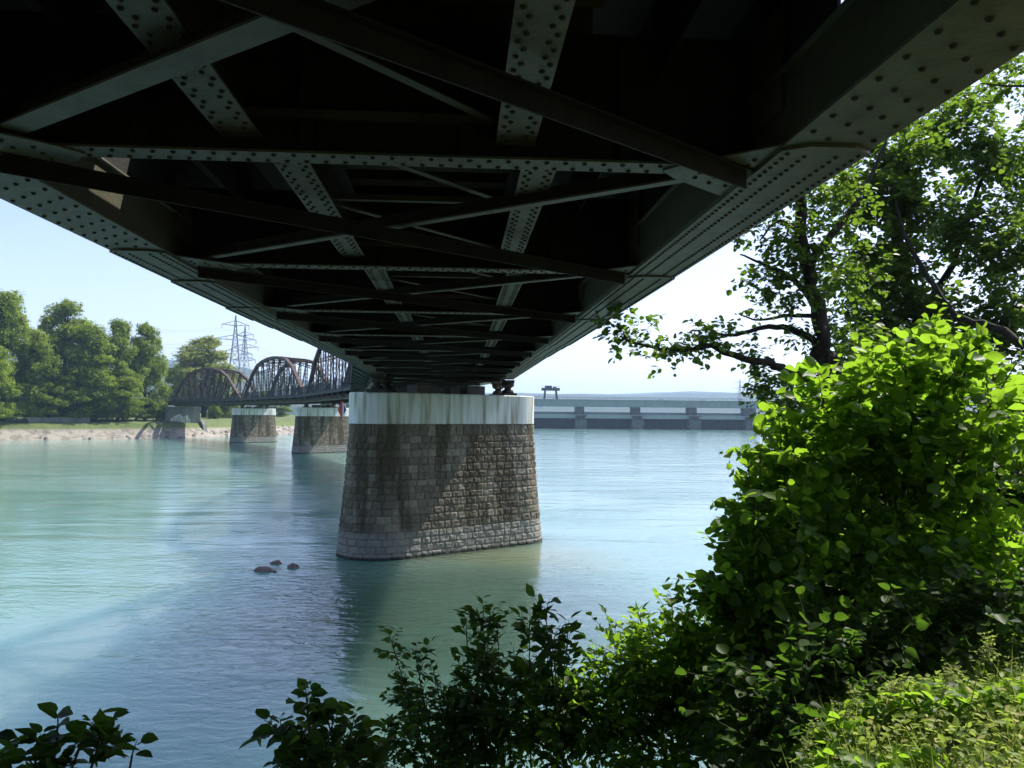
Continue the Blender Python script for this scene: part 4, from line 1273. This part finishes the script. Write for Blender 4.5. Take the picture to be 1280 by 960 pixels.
b0 = at(1150, 600, 17); b0.z = 2.2
T = Plant('riverside_tree', b0, 'tall leafy tree behind the hazel bush with an arching dark limb at the right', 'tree')
tr = T.limb([b0, at(1165, 470, 17), at(1150, 400, 17), at(1128, 330, 17), at(1120, 250, 17.2), at(1135, 160, 17.5), at(1150, 60, 18)], 0.19, 0.06, 9)
a1 = T.limb([at(1290, 440, 14), at(1240, 408, 14.3), at(1195, 395, 14.6), at(1160, 345, 15), at(1130, 290, 15.4), at(1115, 230, 15.8)], 0.09, 0.03)
a2 = T.limb([at(1150, 395, 17), at(1190, 330, 17.3), at(1215, 260, 17.5), at(1240, 190, 17.6)], 0.1, 0.03)
a3 = T.limb([at(1125, 300, 17), at(1090, 250, 16.6), at(1060, 200, 16.4)], 0.08, 0.02)
for (x, y, D, rx, rz, n) in [(1120, 200, 16.6, 0.9, 0.6, 130), (1080, 250, 16.2, 0.7, 0.6, 120), (1180, 170, 17.4, 0.9, 0.6, 130), (1240, 200, 17.4, 0.9, 0.8, 150), (1200, 290, 17, 0.9, 0.7, 150), (1110, 330, 16, 0.8, 0.6, 150),
                             (1090, 400, 15.8, 0.8, 0.6, 130), (1160, 400, 15.6, 0.8, 0.6, 130), (1260, 320, 16, 0.8, 0.8, 130), (1250, 400, 15.5, 0.9, 0.6, 130), (1060, 460, 15.5, 0.6, 0.4, 70), (1140, 260, 16, 0.6, 0.5, 90),
                             (1080, 350, 17.5, 0.9, 0.7, 90), (1150, 470, 16, 0.8, 0.5, 80), (1230, 460, 16, 0.8, 0.5, 80), (1300, 250, 17, 0.9, 1.0, 120), (1210, 130, 17.8, 0.7, 0.3, 46), (1290, 500, 15, 0.8, 0.8, 60)]:
    T.crown(at(x, y, D), rx, rx, rz, int(n * 1.6), 0.36, 8, 0.105, shell=0.3)
T.finish(LEAF_OAK, BROAD)

b0 = at(1420, 600, 13); b0.z = 3.0
T = Plant('riverside_tree', b0, 'branch tips of a tree outside the right edge, at the top right corner', 'tree')
T.limb([b0, at(1420, 300, 13), at(1400, 120, 13.2), at(1380, 20, 13.4)], 0.2, 0.08, 8)
T.limb([at(1405, 160, 13.1), at(1330, 110, 13), at(1270, 108, 12.9), at(1225, 104, 12.9)], 0.05, 0.008)
T.limb([at(1405, 190, 13.1), at(1340, 175, 13), at(1280, 180, 12.9)], 0.05, 0.008)
for (x, y, D, rx, rz, n) in [(1265, 92, 12.9, 0.35, 0.14, 40), (1300, 100, 13, 0.5, 0.3, 60), (1310, 200, 13, 0.5, 0.5, 70), (1350, 130, 13, 0.6, 0.5, 60), (1400, 60, 13.3, 1.2, 1.0, 120), (1290, 260, 13, 0.4, 0.5, 60)]:
    T.crown(at(x, y, D), rx, rx, rz, n, 0.3, 6, 0.085, shell=0.4)
T.finish(LEAF_OAK, BROAD)

# --- shrubs in the foreground ---
def gz(x, y): return ground_h(x, y)
def shrub(name, px, D, tops, label, leafm, size, nl=8, tm=BROAD, twigs=10, length=0.3, group=None, r=0.012, crowns=(), cat='shrub', basew=0.15, woodm=None, up=0.45, t0=0.25):
    bx = (px - 640) / F * D
    base = Vector((bx, D, gz(bx, D) - 0.03))
    T = Plant(name, base, label, cat, group)
    for (tx, ty, tD) in tops:
        tip = at(tx, ty, tD)
        b1 = base + Vector((random.uniform(-basew, basew), random.uniform(-basew, basew), 0))
        mid = b1.lerp(tip, 0.5) + Vector((random.uniform(-.08, .08), random.uniform(-.08, .08), 0.12 * (tip - b1).length))
        pts = T.limb([b1, mid, tip], r, 0.003, 5)
        T.along(pts, twigs, length, nl, size, t0, 0.0035, up=up, lift=0.4)
        T.twig(np.array(tip), np.array((tip - mid).normalized()), length * 0.5, 5, size * 0.8, 0.003)
    for (x, y, d, rx, ry, rz, n) in crowns:
        T.crown(at(x, y, d), rx, ry, rz, n, length, nl, size, shell=0.5, up=up, r=0.003)
    T.finish(leafm, tm, 'stems', 'foliage', woodm or M['stem'])
    return T

rng = np.random.default_rng(8); random.seed(8)
shrub('hazel_shrub', 1130, 5.3,
      [(1170, 396, 4.7), (1130, 455, 4.5), (1060, 468, 4.5), (1020, 495, 4.6), (1215, 445, 4.6), (1270, 455, 4.4), (1000, 530, 4.7), (1085, 462, 4.8), (1290, 500, 4.8), (1150, 435, 5.2), (1240, 475, 5.0), (1045, 480, 5.0), (1190, 425, 4.9)],
      'large bright green hazel bush with sunlit leaves filling the right side', LEAF_BRIGHT, 0.064, nl=12, twigs=17, length=0.27, up=1.0,
      crowns=[(1060, 525, 4.7, 0.34, 0.4, 0.20, 45), (1150, 520, 4.8, 0.40, 0.45, 0.28, 57), (1240, 560, 4.7, 0.40, 0.45, 0.34, 62), (1010, 600, 4.7, 0.30, 0.35, 0.24, 48), (1100, 620, 4.8, 0.44, 0.45, 0.3, 65),
              (1210, 680, 4.7, 0.47, 0.45, 0.3, 65), (1040, 720, 4.6, 0.44, 0.4, 0.32, 70), (1150, 770, 4.7, 0.45, 0.4, 0.25, 53), (1290, 700, 4.7, 0.3, 0.4, 0.25, 32), (1165, 450, 4.7, 0.16, 0.2, 0.16, 13)])
shrub('shade_shrub', 1120, 6.6,  # dark bush added to give the hazel a shaded interior
      [(1000, 560, 6.0), (1080, 520, 6.0), (1180, 500, 6.2), (1270, 520, 6.2), (990, 660, 5.8), (1060, 640, 5.9), (1240, 640, 6.0), (1140, 600, 6.1)],
      'added dark bush behind the large hazel, standing in for its shaded interior', LEAF_DARK, 0.11, nl=7, twigs=18, length=0.3, up=0.6,
      crowns=[(1010, 640, 5.9, 0.4, 0.35, 0.45, 80), (1090, 620, 6.0, 0.5, 0.4, 0.5, 100), (1190, 600, 6.1, 0.55, 0.4, 0.5, 110), (1280, 620, 6.1, 0.5, 0.4, 0.6, 90),
              (1000, 770, 5.6, 0.4, 0.35, 0.4, 90), (1100, 770, 5.6, 0.5, 0.35, 0.4, 110), (1200, 750, 5.6, 0.5, 0.35, 0.4, 110), (1290, 760, 5.6, 0.5, 0.35, 0.4, 90), (930, 860, 5.2, 0.4, 0.3, 0.35, 80), (1040, 870, 5.2, 0.4, 0.3, 0.25, 70)])
shrub('shade_shrub', 1100, 4.0,
      [(1040, 800, 3.7), (1000, 830, 3.7), (1090, 790, 3.8), (1150, 770, 3.9), (1230, 750, 4.0), (1280, 740, 4.0)],
      'dark low bush between the grassy corner and the big hazel', LEAF_DARK, 0.05, nl=8, twigs=14, length=0.2, up=0.6,
      crowns=[(990, 880, 3.6, 0.22, 0.2, 0.18, 60), (1060, 830, 3.8, 0.26, 0.2, 0.16, 60), (1150, 790, 4.0, 0.3, 0.2, 0.14, 60), (1250, 770, 4.0, 0.3, 0.2, 0.12, 60), (940, 920, 3.6, 0.2, 0.2, 0.14, 40)])
shrub('hazel_shrub', 985, 4.8,
      [(950, 575, 4.4), (925, 640, 4.3), (905, 700, 4.3), (980, 590, 4.5), (900, 735, 4.3), (880, 745, 4.4), (940, 610, 4.4)],
      'smaller hazel bush at the left foot of the large one, its leaves over the water', LEAF_BRIGHT, 0.062, nl=10, twigs=15, length=0.24, up=1.0,
      crowns=[(965, 640, 4.4, 0.18, 0.2, 0.2, 34), (965, 740, 4.4, 0.26, 0.2, 0.24, 50), (985, 830, 4.4, 0.3, 0.25, 0.22, 56), (935, 860, 4.4, 0.25, 0.25, 0.18, 40)])
shrub('leafy_bush', 850, 5.0,
      [(800, 775, 4.6), (840, 762, 4.6), (770, 800, 4.6), (880, 780, 4.7), (815, 790, 4.7), (755, 845, 4.6), (715, 870, 4.6), (860, 780, 4.5), (790, 815, 4.5), (740, 830, 4.6), (700, 860, 4.7), (895, 770, 4.6)],
      'low lime green bush with small leaves left of the hazel, above the water', LEAF_BRIGHT, 0.056, nl=9, twigs=19, length=0.2, tm=OVAL, up=0.9, t0=0.4,
      crowns=[(820, 830, 4.6, 0.3, 0.25, 0.17, 100), (760, 880, 4.6, 0.32, 0.25, 0.15, 100), (880, 850, 4.5, 0.34, 0.25, 0.2, 110), (705, 905, 4.7, 0.26, 0.2, 0.14, 80), (830, 930, 4.5, 0.5, 0.25, 0.15, 130)])
G_SAP = 'thin saplings over the water'
shrub('sapling', 625, 5.2, [(604, 762, 4.9), (583, 785, 4.9), (622, 790, 5.0), (600, 810, 4.8), (612, 775, 4.95)],
      'thin dark sapling with small oval leaves, left one of the pair before the pier', LEAF_DARK, 0.066, nl=8, twigs=18, length=0.15, tm=OVAL, group=G_SAP, t0=0.5, cat='sapling', r=0.008)
shrub('sapling', 690, 4.8, [(682, 768, 4.5), (662, 780, 4.6), (710, 790, 4.5), (690, 800, 4.5)],
      'thin dark sapling with broader leaves, right one of the pair', LEAF_DARK, 0.076, nl=7, twigs=16, length=0.15, tm=OVAL, group=G_SAP, t0=0.5, cat='sapling', r=0.008)
shrub('arching_shrub', 600, 5.4, [(488, 798, 5.2), (520, 822, 5.1), (545, 850, 5.0), (500, 850, 5.1)],
      'dark drooping shrub leaning left of the two saplings', LEAF_DARK, 0.062, nl=8, twigs=16, length=0.18, tm=OVAL, t0=0.5,
      crowns=[(560, 905, 5.0, 0.4, 0.3, 0.2, 110), (490, 945, 5.0, 0.4, 0.3, 0.14, 90), (630, 900, 5.0, 0.35, 0.3, 0.22, 110), (670, 880, 4.8, 0.25, 0.3, 0.2, 70)])
shrub('leafy_bush', 400, 3.4, [(383, 872, 3.1), (352, 912, 3.1), (410, 900, 3.2), (365, 935, 3.1), (440, 910, 3.2)],
      'dark leafy plant rising at the bottom, left of centre', LEAF_DARK, 0.054, nl=7, twigs=8, length=0.14, t0=0.5,
      crowns=[(410, 945, 3.2, 0.2, 0.2, 0.1, 40)])
shrub('leafy_bush', 95, 2.5, [(72, 908, 2.3), (50, 932, 2.3), (128, 915, 2.35), (165, 945, 2.3), (100, 935, 2.3)],
      'dark large leafed plant at the bottom left, silhouetted against the river', LEAF_DARK, 0.056, nl=6, twigs=4, length=0.10, t0=0.6,
      crowns=[(95, 955, 2.35, 0.14, 0.1, 0.05, 12)])
shrub('leafy_bush', -20, 2.5, [(8, 938, 2.3), (-10, 930, 2.3)],
      'single leaf tip poking in at the very bottom left corner', LEAF_DARK, 0.06, nl=3, twigs=2, length=0.06, t0=0.8)

# low undergrowth along the ledge (uncountable)
def undergrowth(name, region, n, size, m, tm, hgt, seed):
    global rng
    rng = np.random.default_rng(seed)
    P, A_, N_, S_, R_ = [], [], [], [], []
    while len(P) < n:
        x = rng.uniform(region[0], region[1]); y = rng.uniform(region[2], region[3])
        lim = region[4](x, y) if len(region) > 4 else True
        if not lim: continue
        z = ground_h(x, y); d = 0.5 + 0.5 * fbm(x * 1.3, y * 1.3, seed)
        hh = hgt * (0.35 + d) * rng.random() ** 0.6
        P.append((x, y, z + hh)); a = rng.normal(size=3); a[2] *= 0.4; A_.append(a); nn_ = rng.normal(size=3) * 0.5; nn_[2] += 1; N_.append(nn_)
        S_.append(size * rng.uniform(0.5, 1.3)); R_.append(min(1, max(0, rng.normal(0.5, 0.3))))
    return leaves_obj(name, tm, np.array(P), np.array(A_), np.array(N_), np.array(S_), np.array(R_), m)
o = undergrowth('undergrowth', (-1.2, 0.75, 2.6, 6.5, lambda x, y: x > -0.75 and x < 0.14 * y), 20000, 0.05, LEAF_DARK, OVAL, 0.62, 31)
tag(o, 'dark tangled undergrowth covering the slope below the camera', 'undergrowth', kind='stuff')
o = undergrowth('herbs', (0.8, 4.6, 1.9, 4.8), 30000, 0.036, GRASS, OVAL, 0.20, 32)
tag(o, 'sunlit low herbs and weeds at the bottom right', 'weeds', kind='stuff')
o = undergrowth('weeds', (0.9, 4.2, 1.9, 4.4, lambda x, y: fbm(x * 2.2, y * 2.2, 9) > 0.05), 9000, 0.050, LEAF_BRIGHT, BROAD, 0.22, 41)
tag(o, 'patches of broader leafed weeds among the grass at the bottom right', 'weeds', kind='stuff')
# grass blades
rng = np.random.default_rng(33)
V = [(-0.012, 0, 0), (0.012, 0, 0), (0.009, 0.5, 0.03), (-0.009, 0.5, 0.03), (0, 1.0, 0.2)]
BL = (np.array(V), [(0, 1, 2, 3), (3, 2, 4)])
n = 9000
X = rng.uniform(0.6, 4.5, n); Y = rng.uniform(1.9, 4.6, n)
Pg = np.array([(x, y, ground_h(x, y) - 0.01) for x, y in zip(X, Y)])
Ag = rng.normal(size=(n, 3)) * 0.35; Ag[:, 2] = 1
o = leaves_obj('grass', BL, Pg, Ag, rng.normal(size=(n, 3)), rng.uniform(0.08, 0.24, n) * np.array([0.6 + 0.8 * max(0, 0.5 + fbm(a * 2, b_ * 2, 4)) for a, b_ in zip(X, Y)]), rng.random(n), GRASS)
tag(o, 'long sunlit grass at the bottom right corner', 'grass', kind='stuff')
# a few tall seeding grasses
for k, (px, py, D) in enumerate([(1238, 800, 2.9), (1195, 830, 2.9), (1020, 905, 2.8), (1070, 865, 3.0), (1125, 848, 3.0)]):
    tip = at(px, py, D); bx, by = tip.x - 0.08, tip.y + 0.05
    base = Vector((bx, by, gz(bx, by)))
    T = Plant('grass_stalk', base, '', 'grass')
    pts = T.limb([base, base.lerp(tip, 0.35) + Vector((-0.02, 0, 0.01)), base.lerp(tip, 0.75) + Vector((-0.015, 0, 0.02)), tip], 0.0022, 0.001, 4)
    T.along(pts, 26, 0.05, 5, 0.013, 0.6, 0.001)
    T.finish(GRASS, OVAL, 'stalk', 'seed_head', M['straw'])
    tag(T.root, ['tall seeding grass stalk nearest the right edge', 'seeding grass stalk second from the right edge', 'leftmost seeding grass stalk, low beside the dark bush', 'grass stalk right of the leftmost one', 'middle grass stalk under the shaded hazel leaves'][k], 'grass stalk', 'tall seeding grass stalks')

# ------------------------------------------------------------------ haze
def haze():
    b = MB(); b.box(-4900, 4900, -290, 8900, -2.5, 330)
    m = bpy.data.materials.new('thin_summer_haze'); m.use_nodes = True
    N = m.node_tree.nodes; N.remove(N['Principled BSDF'])
    v = N.new('ShaderNodeVolumePrincipled'); v.inputs['Density'].default_value = HAZE_D
    v.inputs['Color'].default_value = (0.52, 0.72, 1.0, 1); v.inputs['Anisotropy'].default_value = 0.2
    m.node_tree.links.new(v.outputs[0], N['Material Output'].inputs['Volume'])
    tag(b.build('haze', m), kind='stuff')
HAZE_D = 0.00019
haze()
